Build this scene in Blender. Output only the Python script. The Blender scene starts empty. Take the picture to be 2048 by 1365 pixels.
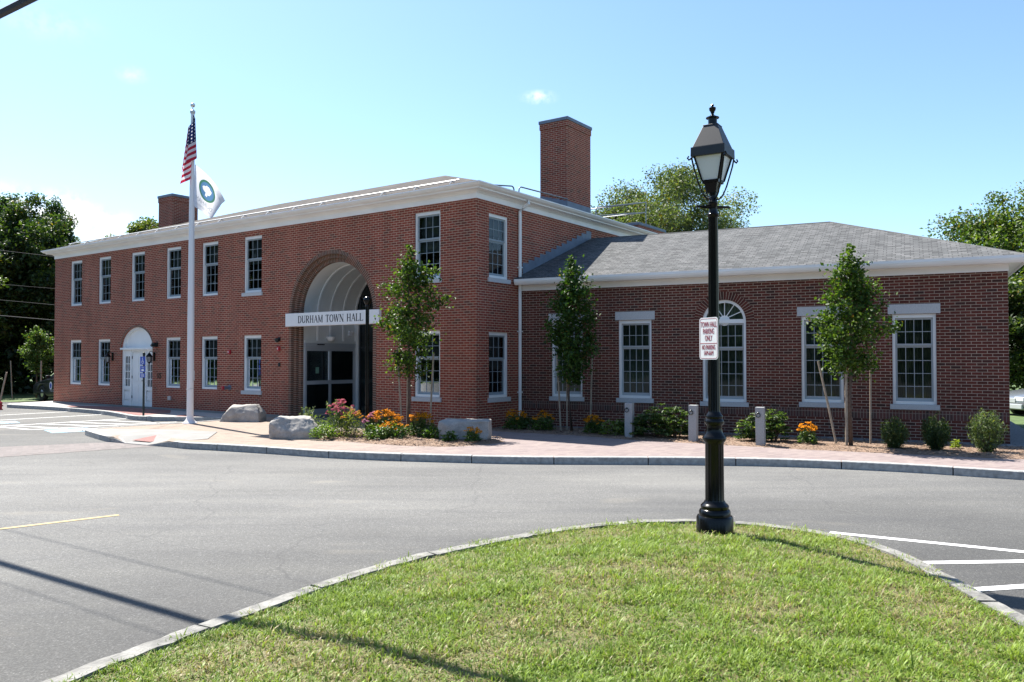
import bpy, bmesh, math, random
import numpy as np
from mathutils import Matrix, Vector, noise
from mathutils.geometry import delaunay_2d_cdt

# ------------------------------------------------------------------ camera, sky, sun, exposure
SC = bpy.context.scene
COL = SC.collection
H_CAM = 1.85
cam_d = bpy.data.cameras.new('camera')
cam = bpy.data.objects.new('camera', cam_d)
COL.objects.link(cam)
cam_d.sensor_width = 36.0
cam_d.lens = 36.0 * 1600 / 2048
cam_d.clip_start, cam_d.clip_end = 0.05, 3000
cam.location = (0, 0, H_CAM)
cam.rotation_euler = (math.pi / 2 + math.atan(35.5 / 1600), 0, 0)
SC.camera = cam

SUN_EL = math.radians(55)
SUN_H = Vector((-0.66, 0.75, 0)).normalized()          # horizontal direction towards the sun
SUN_DIR = Vector((SUN_H.x * math.cos(SUN_EL), SUN_H.y * math.cos(SUN_EL), math.sin(SUN_EL)))
sun_d = bpy.data.lights.new('sun', 'SUN')
sun_d.energy = 4.8
sun_d.angle = math.radians(0.53)
sun_d.color = (1.0, 0.95, 0.87)
sun = bpy.data.objects.new('sun', sun_d)
COL.objects.link(sun)
sun.rotation_euler = SUN_DIR.to_track_quat('Z', 'Y').to_euler()
sun.location = SUN_DIR * 60

world = bpy.data.worlds.new('World')
SC.world = world
world.use_nodes = True
wn, wl = world.node_tree.nodes, world.node_tree.links
wn.clear()
w_out = wn.new('ShaderNodeOutputWorld')
w_bg = wn.new('ShaderNodeBackground')
w_bg.inputs['Strength'].default_value = 0.072
sky = wn.new('ShaderNodeTexSky')
sky.sky_type = 'NISHITA'
sky.sun_disc = False
sky.sun_elevation = SUN_EL
sky.sun_rotation = math.atan2(SUN_H.x, SUN_H.y)
sky.altitude = 20
sky.air_density = 1.0
sky.dust_density = 0.6
sky.ozone_density = 1.0
# small summer clouds in the sky: soft patches round given directions, broken up by noise
w_tc = wn.new('ShaderNodeTexCoord')
w_noise = wn.new('ShaderNodeTexNoise')
w_noise.inputs['Scale'].default_value = 55
w_noise.inputs['Detail'].default_value = 7
w_noise.inputs['Roughness'].default_value = 0.62
wl.new(w_tc.outputs['Generated'], w_noise.inputs['Vector'])
w_sum = None
for (cd, sx, sz, amp) in (((0.0323, 0.9494, 0.3124), 0.018, 0.0065, 0.8),
                          ((-0.462, 0.876, 0.143), 0.040, 0.020, 1.5),
                          ((-0.482, 0.86, 0.158), 0.022, 0.020, 1.5),
                          ((-0.437, 0.889, 0.134), 0.028, 0.012, 1.2),
                          ((-0.410, 0.859, 0.307), 0.014, 0.008, 0.3),
                          ((-0.482, 0.82, 0.345), 0.045, 0.016, 0.18),
                          ((-0.53, 0.83, 0.16), 0.05, 0.02, 1.0)):
    sub = wn.new('ShaderNodeVectorMath'); sub.operation = 'SUBTRACT'
    sub.inputs[1].default_value = cd
    wl.new(w_tc.outputs['Generated'], sub.inputs[0])
    mul = wn.new('ShaderNodeVectorMath'); mul.operation = 'MULTIPLY'
    mul.inputs[1].default_value = (1 / sx, 1 / sx, 1 / sz)
    wl.new(sub.outputs[0], mul.inputs[0])
    ln = wn.new('ShaderNodeVectorMath'); ln.operation = 'LENGTH'
    wl.new(mul.outputs[0], ln.inputs[0])
    mr = wn.new('ShaderNodeMapRange'); mr.interpolation_type = 'SMOOTHSTEP'
    mr.inputs['From Min'].default_value = 0.0
    mr.inputs['From Max'].default_value = 1.6
    mr.inputs['To Min'].default_value = amp
    mr.inputs['To Max'].default_value = 0.0
    wl.new(ln.outputs['Value'], mr.inputs['Value'])
    if w_sum is None:
        w_sum = mr.outputs[0]
    else:
        ad = wn.new('ShaderNodeMath'); ad.operation = 'ADD'
        wl.new(w_sum, ad.inputs[0]); wl.new(mr.outputs[0], ad.inputs[1])
        w_sum = ad.outputs[0]
w_nr = wn.new('ShaderNodeMapRange')
w_nr.inputs['From Min'].default_value = 0.38
w_nr.inputs['From Max'].default_value = 0.68
wl.new(w_noise.outputs['Fac'], w_nr.inputs['Value'])
w_m = wn.new('ShaderNodeMath'); w_m.operation = 'MULTIPLY'; w_m.use_clamp = True
wl.new(w_sum, w_m.inputs[0]); wl.new(w_nr.outputs[0], w_m.inputs[1])
w_mix = wn.new('ShaderNodeMixRGB')
w_mix.inputs['Color2'].default_value = (8.0, 8.1, 8.2, 1)
wl.new(w_m.outputs[0], w_mix.inputs['Fac'])
w_tint = wn.new('ShaderNodeMixRGB'); w_tint.blend_type = 'MULTIPLY'; w_tint.inputs['Fac'].default_value = 1
w_tint.inputs['Color2'].default_value = (0.92, 1.06, 1.16, 1)
wl.new(sky.outputs[0], w_tint.inputs['Color1'])
wl.new(w_tint.outputs[0], w_mix.inputs['Color1'])
wl.new(w_mix.outputs[0], w_bg.inputs['Color'])
wl.new(w_bg.outputs[0], w_out.inputs['Surface'])

SC.view_settings.view_transform = 'Standard'
SC.view_settings.look = 'None'
SC.view_settings.gamma = 1
SC.view_settings.exposure = 1.5
SC.render.engine = 'CYCLES'
SC.cycles.max_bounces = 7
SC.cycles.transparent_max_bounces = 12

rng = np.random.default_rng(7)
random.seed(7)

# ------------------------------------------------------------------ object helpers
WM = {}                                                # world matrix of every object made here
I4 = Matrix.Identity(4)


def frame(o, xd):
    x = Vector((xd[0], xd[1], 0)).normalized()
    y = Vector((-x.y, x.x, 0))
    return Matrix(((x.x, y.x, 0, o[0]), (x.y, y.y, 0, o[1]), (0, 0, 1, o[2] if len(o) > 2 else 0), (0, 0, 0, 1)))


def T(x, y, z=0, rz=0):
    return Matrix.Translation((x, y, z)) @ Matrix.Rotation(rz, 4, 'Z')


def link(o, parent=None, mat=None):
    COL.objects.link(o)
    m = mat if mat is not None else (WM[parent] if parent else I4)
    WM[o] = m.copy()
    if parent:
        o.parent = parent
        o.matrix_parent_inverse = WM[parent].inverted()
    o.matrix_basis = m
    return o


def thing(name, label, cat, mat=I4, group=None):
    o = bpy.data.objects.new(name, None)
    o.empty_display_size = 0.2
    link(o, None, mat)
    return tag(o, label, cat, group)


def tag(o, label, cat, group=None):
    o['label'] = label
    o['category'] = cat
    if group:
        o['group'] = group
    return o


def structure(o, label=None):
    o['kind'] = 'structure'
    if label:
        o['label'] = label
    return o


def copy_tree(src, mat, label, group=None):
    r = src.copy(); COL.objects.link(r)
    WM[r] = mat.copy(); r.matrix_basis = mat
    r['label'] = label
    if group:
        r['group'] = group
    for ch in src.children:
        c = ch.copy(); COL.objects.link(c); c.parent = r
        for g in ch.children:
            d = g.copy(); COL.objects.link(d); d.parent = c
    return r


class B:
    """collects geometry for ONE mesh object"""
    def __init__(self):
        self.bm = bmesh.new()

    def face(self, pts):
        return self.bm.faces.new([self.bm.verts.new(p) for p in pts])

    def box(self, x0, x1, y0, y1, z0, z1, m=None):
        v = [self.bm.verts.new(((x0, x1)[i & 1], (y0, y1)[(i >> 1) & 1], (z0, z1)[i >> 2])) for i in range(8)]
        for f in ((0, 2, 3, 1), (4, 5, 7, 6), (0, 1, 5, 4), (2, 6, 7, 3), (0, 4, 6, 2), (1, 3, 7, 5)):
            self.bm.faces.new([v[i] for i in f])
        if m is not None:
            for q in v:
                q.co = m @ q.co
        return self

    def prism(self, poly, z0, z1, m=None, cap=True):
        n = len(poly)
        a = [self.bm.verts.new((p[0], p[1], z0)) for p in poly]
        b = [self.bm.verts.new((p[0], p[1], z1)) for p in poly]
        for i in range(n):
            j = (i + 1) % n
            self.bm.faces.new((a[i], a[j], b[j], b[i]))
        if cap:
            self.bm.faces.new(a[::-1]); self.bm.faces.new(b)
        if m is not None:
            for q in a + b:
                q.co = m @ q.co
        return self

    def lathe(self, prof, seg=20, m=None, flute=0, flute_rng=None):
        rings = []
        for (r, z) in prof:
            ring = []
            for i in range(seg):
                a = 2 * math.pi * i / seg
                rr = max(r, 1e-4)
                if flute and flute_rng and flute_rng[0] <= z <= flute_rng[1]:
                    rr *= 1 - flute * (0.5 + 0.5 * math.cos(a * (seg // 4)))
                p = Vector((rr * math.cos(a), rr * math.sin(a), z))
                ring.append(self.bm.verts.new(m @ p if m is not None else p))
            rings.append(ring)
        for k in range(len(rings) - 1):
            for i in range(seg):
                j = (i + 1) % seg
                self.bm.faces.new((rings[k][i], rings[k][j], rings[k + 1][j], rings[k + 1][i]))
        self.bm.faces.new(rings[0][::-1]); self.bm.faces.new(rings[-1])
        return self

    def tube(self, pts, rad, seg=8, m=None):
        pts = [Vector(p) for p in pts]
        if not isinstance(rad, (list, tuple)):
            rad = [rad] * len(pts)
        rad = [float(q) for q in rad]
        up = Vector((0.13, 0.21, 0.97)).normalized()
        rings = []
        for k, p in enumerate(pts):
            d = (pts[min(k + 1, len(pts) - 1)] - pts[max(k - 1, 0)]).normalized()
            if abs(d.dot(up)) > 0.95:
                up2 = Vector((1, 0.1, 0))
            else:
                up2 = up
            a = d.cross(up2).normalized()
            b = d.cross(a).normalized()
            rings.append([self.bm.verts.new(p + rad[k] * (math.cos(2 * math.pi * i / seg) * a + math.sin(2 * math.pi * i / seg) * b)) for i in range(seg)])
        # keep rings untwisted
        for k in range(len(rings) - 1):
            off = min(range(seg), key=lambda o: (rings[k + 1][o].co - rings[k][0].co).length)
            rings[k + 1] = rings[k + 1][off:] + rings[k + 1][:off]
            if seg > 2 and (rings[k + 1][1].co - rings[k][1].co).length > (rings[k + 1][-1].co - rings[k][1].co).length:
                rings[k + 1] = [rings[k + 1][0]] + rings[k + 1][1:][::-1]
            for i in range(seg):
                j = (i + 1) % seg
                self.bm.faces.new((rings[k][i], rings[k][j], rings[k + 1][j], rings[k + 1][i]))
        self.bm.faces.new(rings[0][::-1]); self.bm.faces.new(rings[-1])
        if m is not None:
            for r_ in rings:
                for q in r_:
                    q.co = m @ q.co
        return self

    def sweep(self, path, prof, closed=False):
        """profile (out, z) swept along a plan path; out is to the right of the travel direction"""
        n = len(path)
        P = [Vector((p[0], p[1])) for p in path]
        rings = []
        for i in range(n):
            if closed:
                d0 = (P[i] - P[i - 1]).normalized(); d1 = (P[(i + 1) % n] - P[i]).normalized()
            else:
                d0 = (P[i] - P[i - 1]).normalized() if i else (P[1] - P[0]).normalized()
                d1 = (P[i + 1] - P[i]).normalized() if i < n - 1 else d0
            n0 = Vector((d0.y, -d0.x)); n1 = Vector((d1.y, -d1.x))
            m = (n0 + n1)
            m = m / max(m.dot(n0), 1e-3) if m.length > 1e-6 else n0
            rings.append([self.bm.verts.new((P[i].x + m.x * o, P[i].y + m.y * o, z)) for (o, z) in prof])
        k = len(prof)
        for i in range(n if closed else n - 1):
            a, b = rings[i], rings[(i + 1) % n]
            for j in range(k):
                self.bm.faces.new((a[j], b[j], b[(j + 1) % k], a[(j + 1) % k]))
        if not closed:
            self.bm.faces.new(rings[0]); self.bm.faces.new(rings[-1][::-1])
        return self

    def build(self, name, mat, parent=None, matrix=None, smooth=False, bevel=0, uv=False, recalc=True, seg=2):
        bm = self.bm
        bmesh.ops.remove_doubles(bm, verts=bm.verts[:], dist=1e-5) if smooth else None
        if recalc:
            bmesh.ops.recalc_face_normals(bm, faces=bm.faces[:])
        if bevel:
            bmesh.ops.bevel(bm, geom=bm.edges[:], offset=bevel, segments=seg, profile=0.6, affect='EDGES', clamp_overlap=True)
        me = bpy.data.meshes.new(name)
        bm.to_mesh(me); bm.free()
        return finish(name, me, mat, parent, matrix, smooth, uv)


def finish(name, me, mat, parent=None, matrix=None, smooth=False, uv=False):
    if smooth:
        me.shade_smooth()
        try:
            me.set_sharp_from_angle(angle=math.radians(38))
        except Exception:
            pass
    if uv:
        slope_uv(me)
    if isinstance(mat, (list, tuple)):
        for q in mat:
            me.materials.append(q)
    else:
        me.materials.append(mat)
    o = bpy.data.objects.new(name, me)
    return link(o, parent, matrix)


def slope_uv(me):
    while me.uv_layers:
        me.uv_layers.remove(me.uv_layers[0])
    uvl = me.uv_layers.new(name='UVMap')
    for p in me.polygons:
        n = p.normal
        if abs(n.z) > 0.995:
            h, s = Vector((1, 0, 0)), Vector((0, 1, 0))
        else:
            h = Vector((0, 0, 1)).cross(n).normalized()
            s = n.cross(h).normalized()
        for li in p.loop_indices:
            co = me.vertices[me.loops[li].vertex_index].co
            uvl.data[li].uv = (co.dot(h), co.dot(s))


def np_mesh(name, V, F4=None, F3=None, col=None):
    me = bpy.data.meshes.new(name)
    n4 = 0 if F4 is None else len(F4)
    n3 = 0 if F3 is None else len(F3)
    me.vertices.add(len(V)); me.vertices.foreach_set('co', np.asarray(V, np.float32).ravel())
    loops = []
    tot = []
    if n4:
        loops.append(np.asarray(F4, np.int32).ravel()); tot.append(np.full(n4, 4))
    if n3:
        loops.append(np.asarray(F3, np.int32).ravel()); tot.append(np.full(n3, 3))
    loops = np.concatenate(loops); tot = np.concatenate(tot).astype(np.int32)
    start = np.concatenate([[0], np.cumsum(tot)[:-1]]).astype(np.int32)
    me.loops.add(len(loops)); me.loops.foreach_set('vertex_index', loops)
    me.polygons.add(len(tot)); me.polygons.foreach_set('loop_start', start)
    try:
        me.polygons.foreach_set('loop_total', tot)
    except Exception:
        pass
    me.update(calc_edges=True)
    if col is not None:
        a = me.color_attributes.new('tint', 'FLOAT_COLOR', 'POINT')
        c = np.ones((len(V), 4), np.float32); c[:, :3] = col
        a.data.foreach_set('color', c.ravel())
    return me


def curve_plate(loops, thick, bev=0.0):
    """flat plate (x, z) with holes, front face at y = 0 and back at y = thick; returns a mesh"""
    cu = bpy.data.curves.new('plate', 'CURVE')
    cu.dimensions = '2D'; cu.fill_mode = 'BOTH'; cu.extrude = thick / 2 - bev
    if bev:
        cu.bevel_depth = bev; cu.bevel_resolution = 2; cu.offset = -bev
    for lp in loops:
        sp = cu.splines.new('POLY')
        sp.points.add(len(lp) - 1)
        for q, (x, z) in zip(sp.points, lp):
            q.co = (x, z, 0, 1)
        sp.use_cyclic_u = True
    ob = bpy.data.objects.new('plate', cu)
    COL.objects.link(ob)
    dg = bpy.context.evaluated_depsgraph_get()
    me = bpy.data.meshes.new_from_object(ob.evaluated_get(dg))
    COL.objects.unlink(ob)
    bpy.data.objects.remove(ob); bpy.data.curves.remove(cu)
    # curve plane (x, y, z=extrude) -> (x, thick/2 - z, y)
    for v in me.vertices:
        x, y, z = v.co
        v.co = (x, thick / 2 - z, y)
    bm = bmesh.new(); bm.from_mesh(me)
    bmesh.ops.remove_doubles(bm, verts=bm.verts[:], dist=1e-5)
    bmesh.ops.recalc_face_normals(bm, faces=bm.faces[:])
    bm.to_mesh(me); bm.free()
    return me


def text_mesh(s, size, depth=0.002, xs=1.0, align='CENTER'):
    cu = bpy.data.curves.new('txt', 'FONT')
    cu.body = s; cu.size = size; cu.extrude = depth; cu.align_x = align; cu.align_y = 'CENTER'
    ob = bpy.data.objects.new('txt', cu); COL.objects.link(ob)
    dg = bpy.context.evaluated_depsgraph_get()
    me = bpy.data.meshes.new_from_object(ob.evaluated_get(dg))
    COL.objects.unlink(ob); bpy.data.objects.remove(ob); bpy.data.curves.remove(cu)
    for v in me.vertices:                               # stand it up: x, z up, facing -y
        x, y, z = v.co
        v.co = (x * xs, -z, y)
    me.materials.clear()
    return me


def add_mesh(b, me, m=None):
    """append a mesh to builder b"""
    vs = [b.bm.verts.new(m @ v.co if m is not None else v.co) for v in me.vertices]
    for p in me.polygons:
        try:
            b.bm.faces.new([vs[i] for i in p.vertices])
        except ValueError:
            pass
    return b


# ------------------------------------------------------------------ materials
def nodes_of(m):
    m.use_nodes = True
    nt = m.node_tree
    return nt.nodes, nt.links, nt.nodes['Principled BSDF']


def mat(name, col, rough=0.6, metal=0.0, var=0.0, vscale=3.0, bump=0.0, bscale=40.0, spec=None, coat=0.0):
    m = bpy.data.materials.new(name)
    N, L, p = nodes_of(m)
    p.inputs['Roughness'].default_value = rough
    p.inputs['Metallic'].default_value = metal
    if spec is not None:
        p.inputs['Specular IOR Level'].default_value = spec
    if coat:
        p.inputs['Coat Weight'].default_value = coat
        p.inputs['Coat Roughness'].default_value = 0.08
    p.inputs['Base Color'].default_value = (*col, 1)
    tc = N.new('ShaderNodeTexCoord')
    if var:
        nz = N.new('ShaderNodeTexNoise'); nz.inputs['Scale'].default_value = vscale; nz.inputs['Detail'].default_value = 6
        L.new(tc.outputs['Object'], nz.inputs['Vector'])
        rp = N.new('ShaderNodeValToRGB')
        rp.color_ramp.elements[0].position = 0.3; rp.color_ramp.elements[1].position = 0.7
        rp.color_ramp.elements[0].color = (*[c * (1 - var) for c in col], 1)
        rp.color_ramp.elements[1].color = (*[min(1, c * (1 + var)) for c in col], 1)
        L.new(nz.outputs['Fac'], rp.inputs['Fac']); L.new(rp.outputs['Color'], p.inputs['Base Color'])
    if bump:
        nb = N.new('ShaderNodeTexNoise'); nb.inputs['Scale'].default_value = bscale; nb.inputs['Detail'].default_value = 5
        L.new(tc.outputs['Object'], nb.inputs['Vector'])
        bp = N.new('ShaderNodeBump'); bp.inputs['Strength'].default_value = bump; bp.inputs['Distance'].default_value = 0.02
        L.new(nb.outputs['Fac'], bp.inputs['Height']); L.new(bp.outputs['Normal'], p.inputs['Normal'])
    return m


def brick_mat(name, palette, mortar, w=0.203, h=0.0677, gap=0.0052, swap=False, rough=0.85, offset=0.5, stain=0.34, coord='UV', rot=0, bump=0.4):
    m = bpy.data.materials.new(name)
    N, L, p = nodes_of(m)
    p.inputs['Roughness'].default_value = rough
    p.inputs['Specular IOR Level'].default_value = 0.3
    tc = N.new('ShaderNodeTexCoord')
    mp = N.new('ShaderNodeMapping')
    mp.inputs['Rotation'].default_value = (0, 0, math.radians(90) if swap else rot)
    L.new(tc.outputs[coord], mp.inputs['Vector'])
    bt = N.new('ShaderNodeTexBrick')
    bt.offset = offset
    bt.inputs['Scale'].default_value = 1
    bt.inputs['Brick Width'].default_value = w
    bt.inputs['Row Height'].default_value = h
    bt.inputs['Mortar Size'].default_value = gap
    bt.inputs['Mortar Smooth'].default_value = 0.15
    bt.inputs['Color1'].default_value = (0, 0, 0, 1)
    bt.inputs['Color2'].default_value = (1, 1, 1, 1)
    bt.inputs['Mortar'].default_value = (0.5, 0.5, 0.5, 1)
    L.new(mp.outputs[0], bt.inputs['Vector'])
    rp = N.new('ShaderNodeValToRGB'); rp.color_ramp.interpolation = 'LINEAR'
    el = rp.color_ramp.elements
    while len(el) < len(palette):
        el.new(0.5)
    for e, (pos, c) in zip(el, palette):
        e.position = pos; e.color = (*c, 1)
    L.new(bt.outputs['Color'], rp.inputs['Fac'])
    # fine grain inside each brick and broad weathering
    n1 = N.new('ShaderNodeTexNoise'); n1.inputs['Scale'].default_value = 45; n1.inputs['Detail'].default_value = 4
    L.new(tc.outputs[coord], n1.inputs['Vector'])
    n2 = N.new('ShaderNodeTexNoise'); n2.inputs['Scale'].default_value = 0.45; n2.inputs['Detail'].default_value = 6; n2.inputs['Roughness'].default_value = 0.65
    L.new(tc.outputs[coord], n2.inputs['Vector'])
    a = N.new('ShaderNodeMath'); a.operation = 'MULTIPLY_ADD'; a.inputs[1].default_value = 0.5; a.inputs[2].default_value = 0.75
    L.new(n1.outputs['Fac'], a.inputs[0])
    b_ = N.new('ShaderNodeMath'); b_.operation = 'MULTIPLY_ADD'; b_.inputs[1].default_value = stain * 2; b_.inputs[2].default_value = 1 - stain
    L.new(n2.outputs['Fac'], b_.inputs[0])
    c_ = N.new('ShaderNodeMath'); c_.operation = 'MULTIPLY'
    L.new(a.outputs[0], c_.inputs[0]); L.new(b_.outputs[0], c_.inputs[1])
    if coord == 'UV' and not swap:
        mps = N.new('ShaderNodeMapping'); mps.inputs['Scale'].default_value = (2.2, 0.22, 1)
        L.new(tc.outputs[coord], mps.inputs['Vector'])
        n3_ = N.new('ShaderNodeTexNoise'); n3_.inputs['Scale'].default_value = 1.3; n3_.inputs['Detail'].default_value = 5
        L.new(mps.outputs[0], n3_.inputs['Vector'])
        d_ = N.new('ShaderNodeMath'); d_.operation = 'MULTIPLY_ADD'; d_.inputs[1].default_value = 0.5; d_.inputs[2].default_value = 0.75
        L.new(n3_.outputs['Fac'], d_.inputs[0])
        e_ = N.new('ShaderNodeMath'); e_.operation = 'MULTIPLY'
        L.new(c_.outputs[0], e_.inputs[0]); L.new(d_.outputs[0], e_.inputs[1])
        c_ = e_
    mm = N.new('ShaderNodeMixRGB')
    mm.inputs['Color2'].default_value = (*mortar, 1)
    L.new(bt.outputs['Fac'], mm.inputs['Fac']); L.new(rp.outputs['Color'], mm.inputs['Color1'])
    mx = N.new('ShaderNodeMixRGB'); mx.blend_type = 'MULTIPLY'; mx.inputs['Fac'].default_value = 1
    L.new(mm.outputs[0], mx.inputs['Color1']); L.new(c_.outputs[0], mx.inputs['Color2'])
    L.new(mx.outputs[0], p.inputs['Base Color'])
    bp = N.new('ShaderNodeBump'); bp.inputs['Strength'].default_value = bump; bp.inputs['Distance'].default_value = 0.006; bp.invert = True
    L.new(bt.outputs['Fac'], bp.inputs['Height']); L.new(bp.outputs['Normal'], p.inputs['Normal'])
    return m


RED = [(0.0, (0.14, 0.047, 0.033)), (0.08, (0.17, 0.047, 0.031)), (0.22, (0.22, 0.047, 0.029)), (0.6, (0.255, 0.054, 0.032)), (0.85, (0.29, 0.065, 0.039)), (1.0, (0.19, 0.042, 0.029))]
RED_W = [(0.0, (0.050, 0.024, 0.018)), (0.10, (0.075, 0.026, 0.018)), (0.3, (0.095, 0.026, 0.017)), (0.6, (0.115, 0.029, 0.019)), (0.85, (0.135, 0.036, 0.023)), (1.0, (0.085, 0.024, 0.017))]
DARKRED = [(0.0, (0.09, 0.05, 0.04)), (0.4, (0.13, 0.052, 0.04)), (1.0, (0.18, 0.06, 0.042))]
MORTAR = (0.50, 0.355, 0.25)
M_brick = brick_mat('brick', RED, MORTAR, gap=0.0068)
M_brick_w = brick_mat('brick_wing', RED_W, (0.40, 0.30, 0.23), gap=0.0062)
M_soldier = brick_mat('brick_soldier', [(0, (0.07, 0.042, 0.036)), (0.5, (0.12, 0.05, 0.04)), (1, (0.15, 0.052, 0.04))], (0.3, 0.23, 0.18), w=0.0677, h=0.203, offset=0.0)
M_rowlock = brick_mat('brick_rowlock', [(0, (0.10, 0.06, 0.045)), (0.5, (0.15, 0.072, 0.05)), (1, (0.19, 0.075, 0.05))], (0.42, 0.34, 0.25), w=0.3, h=0.0677, offset=0.0, gap=0.006)
M_ringred = brick_mat('brick_ring', RED_W, (0.40, 0.30, 0.23), w=0.5, h=0.0677, offset=0.0, gap=0.006)
M_white = mat('white_paint', (0.84, 0.84, 0.82), 0.5, var=0.04, vscale=2.5)
M_cornice = mat('white_cornice', (0.87, 0.86, 0.84), 0.45, var=0.05, vscale=1.2)
M_sash = mat('sash_paint', (0.36, 0.385, 0.40), 0.5)
M_granite = mat('granite', (0.50, 0.50, 0.50), 0.8, var=0.12, vscale=60, bump=0.15, bscale=120)
M_post = mat('granite_post', (0.33, 0.335, 0.335), 0.85, var=0.18, vscale=45, bump=0.2, bscale=120)
M_sash_main = mat('sash_paint_grey', (0.27, 0.32, 0.35), 0.5)
M_granite_sign = mat('granite_sign', (0.80, 0.79, 0.77), 0.8, var=0.06, vscale=50, bump=0.1, bscale=120)
M_kerb = mat('granite_kerb', (0.33, 0.33, 0.32), 0.85, var=0.25, vscale=14, bump=0.35, bscale=45)
M_kerb_is = mat('granite_kerb_pale', (0.185, 0.18, 0.165), 0.85, var=0.4, vscale=7, bump=0.7, bscale=40)
M_black = mat('black_paint', (0.004, 0.004, 0.0042), 0.20, spec=0.28)
M_blackm = mat('black_metal', (0.008, 0.016, 0.017), 0.42)
M_lead = mat('lead_flashing', (0.17, 0.20, 0.25), 0.55, metal=0.3, var=0.15, vscale=4)
M_dark = mat('dark_lobby', (0.035, 0.042, 0.042), 0.7, var=0.6, vscale=1.6)
M_alu = mat('aluminium', (0.50, 0.52, 0.54), 0.4, metal=0.35)
M_rail = mat('galvanised', (0.25, 0.27, 0.29), 0.5, metal=0.6)
M_rail_w = mat('pale_rail', (0.72, 0.72, 0.71), 0.45, metal=0.2)
M_polew = mat('flagpole_paint', (0.76, 0.75, 0.76), 0.4)
M_redp = mat('red_plastic', (0.42, 0.02, 0.03), 0.4)
M_blue = mat('sign_blue', (0.02, 0.07, 0.42), 0.45)
M_signw = mat('sign_white', (0.80, 0.80, 0.80), 0.4)
M_signr = mat('sign_red', (0.36, 0.03, 0.05), 0.5)
M_letter = mat('engraved_letter', (0.05, 0.055, 0.06), 0.8)
M_stake = mat('stake_wood', (0.30, 0.25, 0.19), 0.85, var=0.25, vscale=12)
M_bark = mat('bark', (0.11, 0.075, 0.055), 0.95, var=0.35, vscale=20, bump=0.6, bscale=50)
M_barkg = mat('bark_grey', (0.11, 0.095, 0.08), 0.95, var=0.35, vscale=8, bump=0.6, bscale=20)
M_boulder = None
M_vault = mat('vault_paint', (0.66, 0.66, 0.63), 0.6, var=0.03)
M_concrete = mat('concrete', (0.215, 0.21, 0.20), 0.9, var=0.10, vscale=2.2, bump=0.15, bscale=90)
M_concwalk = mat('concrete_walk', (0.34, 0.33, 0.315), 0.9, var=0.10, vscale=2.0, bump=0.15, bscale=90)
M_markw = mat('road_paint_white', (0.62, 0.62, 0.61), 0.8, var=0.22, vscale=11)
M_marky = mat('road_paint_yellow', (0.34, 0.255, 0.115), 0.75, var=0.15, vscale=7)
M_markb = mat('road_paint_blue', (0.17, 0.33, 0.45), 0.75, var=0.2, vscale=5)
M_pad = mat('tactile_red', (0.20, 0.085, 0.075), 0.85, var=0.2, vscale=30)
M_mulch = mat('mulch', (0.20, 0.135, 0.095), 0.95, var=0.55, vscale=24, bump=1.0, bscale=50)
M_gravel = mat('drip_gravel', (0.15, 0.16, 0.17), 0.95, var=0.5, vscale=26, bump=1.0, bscale=30)
M_earth = mat('earth', (0.09, 0.10, 0.05), 0.95, var=0.3, vscale=0.6)
M_tire = mat('tyre', (0.012, 0.012, 0.012), 0.8)
M_rim = mat('rim', (0.45, 0.46, 0.48), 0.35, metal=0.8)
M_rope = mat('rope', (0.6, 0.6, 0.58), 0.8)
M_wire = mat('cable', (0.02, 0.02, 0.025), 0.6)


def paver_mat(name, pal, mortar, w=0.2, h=0.1, rot=0.0):
    return brick_mat(name, pal, mortar, w=w, h=h, gap=0.004, coord='Object', rot=rot, stain=0.10, bump=0.3, rough=0.9)


M_pave = paver_mat('clay_paver', [(0, (0.200, 0.160, 0.145)), (0.35, (0.245, 0.198, 0.178)), (0.65, (0.27, 0.223, 0.195)), (1, (0.22, 0.176, 0.165))], (0.20, 0.175, 0.16), rot=math.radians(-26))
M_pave_dark = paver_mat('red_paver', [(0, (0.17, 0.085, 0.08)), (0.5, (0.22, 0.11, 0.10)), (1, (0.27, 0.13, 0.12))], (0.2, 0.13, 0.11), rot=math.radians(-35))
M_cross = paver_mat('crossing_paver', [(0, (0.140, 0.125, 0.120)), (0.5, (0.165, 0.145, 0.139)), (1, (0.185, 0.162, 0.156))], (0.15, 0.14, 0.135), rot=math.radians(60))
# the paved forecourt turns from tan clay near the flagpole to pink clay along the wing
N, L, p_ = nodes_of(M_pave)
old = p_.inputs['Base Color'].links[0].from_socket
tc = N.new('ShaderNodeTexCoord'); sx = N.new('ShaderNodeSeparateXYZ'); L.new(tc.outputs['Object'], sx.inputs[0])
mr = N.new('ShaderNodeMapRange'); mr.inputs['From Min'].default_value = -5; mr.inputs['From Max'].default_value = -0.5
L.new(sx.outputs['X'], mr.inputs['Value'])
mxx = N.new('ShaderNodeMixRGB'); mxx.blend_type = 'MULTIPLY'; mxx.inputs['Color1'].default_value = (1, 1, 1, 1)
cr = N.new('ShaderNodeValToRGB'); cr.color_ramp.elements[0].color = (1.06, 1.03, 0.93, 1); cr.color_ramp.elements[1].color = (0.93, 0.92, 0.97, 1)
L.new(mr.outputs[0], cr.inputs['Fac'])
mxx.inputs['Fac'].default_value = 1
L.new(old, mxx.inputs['Color1']); L.new(cr.outputs['Color'], mxx.inputs['Color2']); L.new(mxx.outputs[0], p_.inputs['Base Color'])

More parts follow.
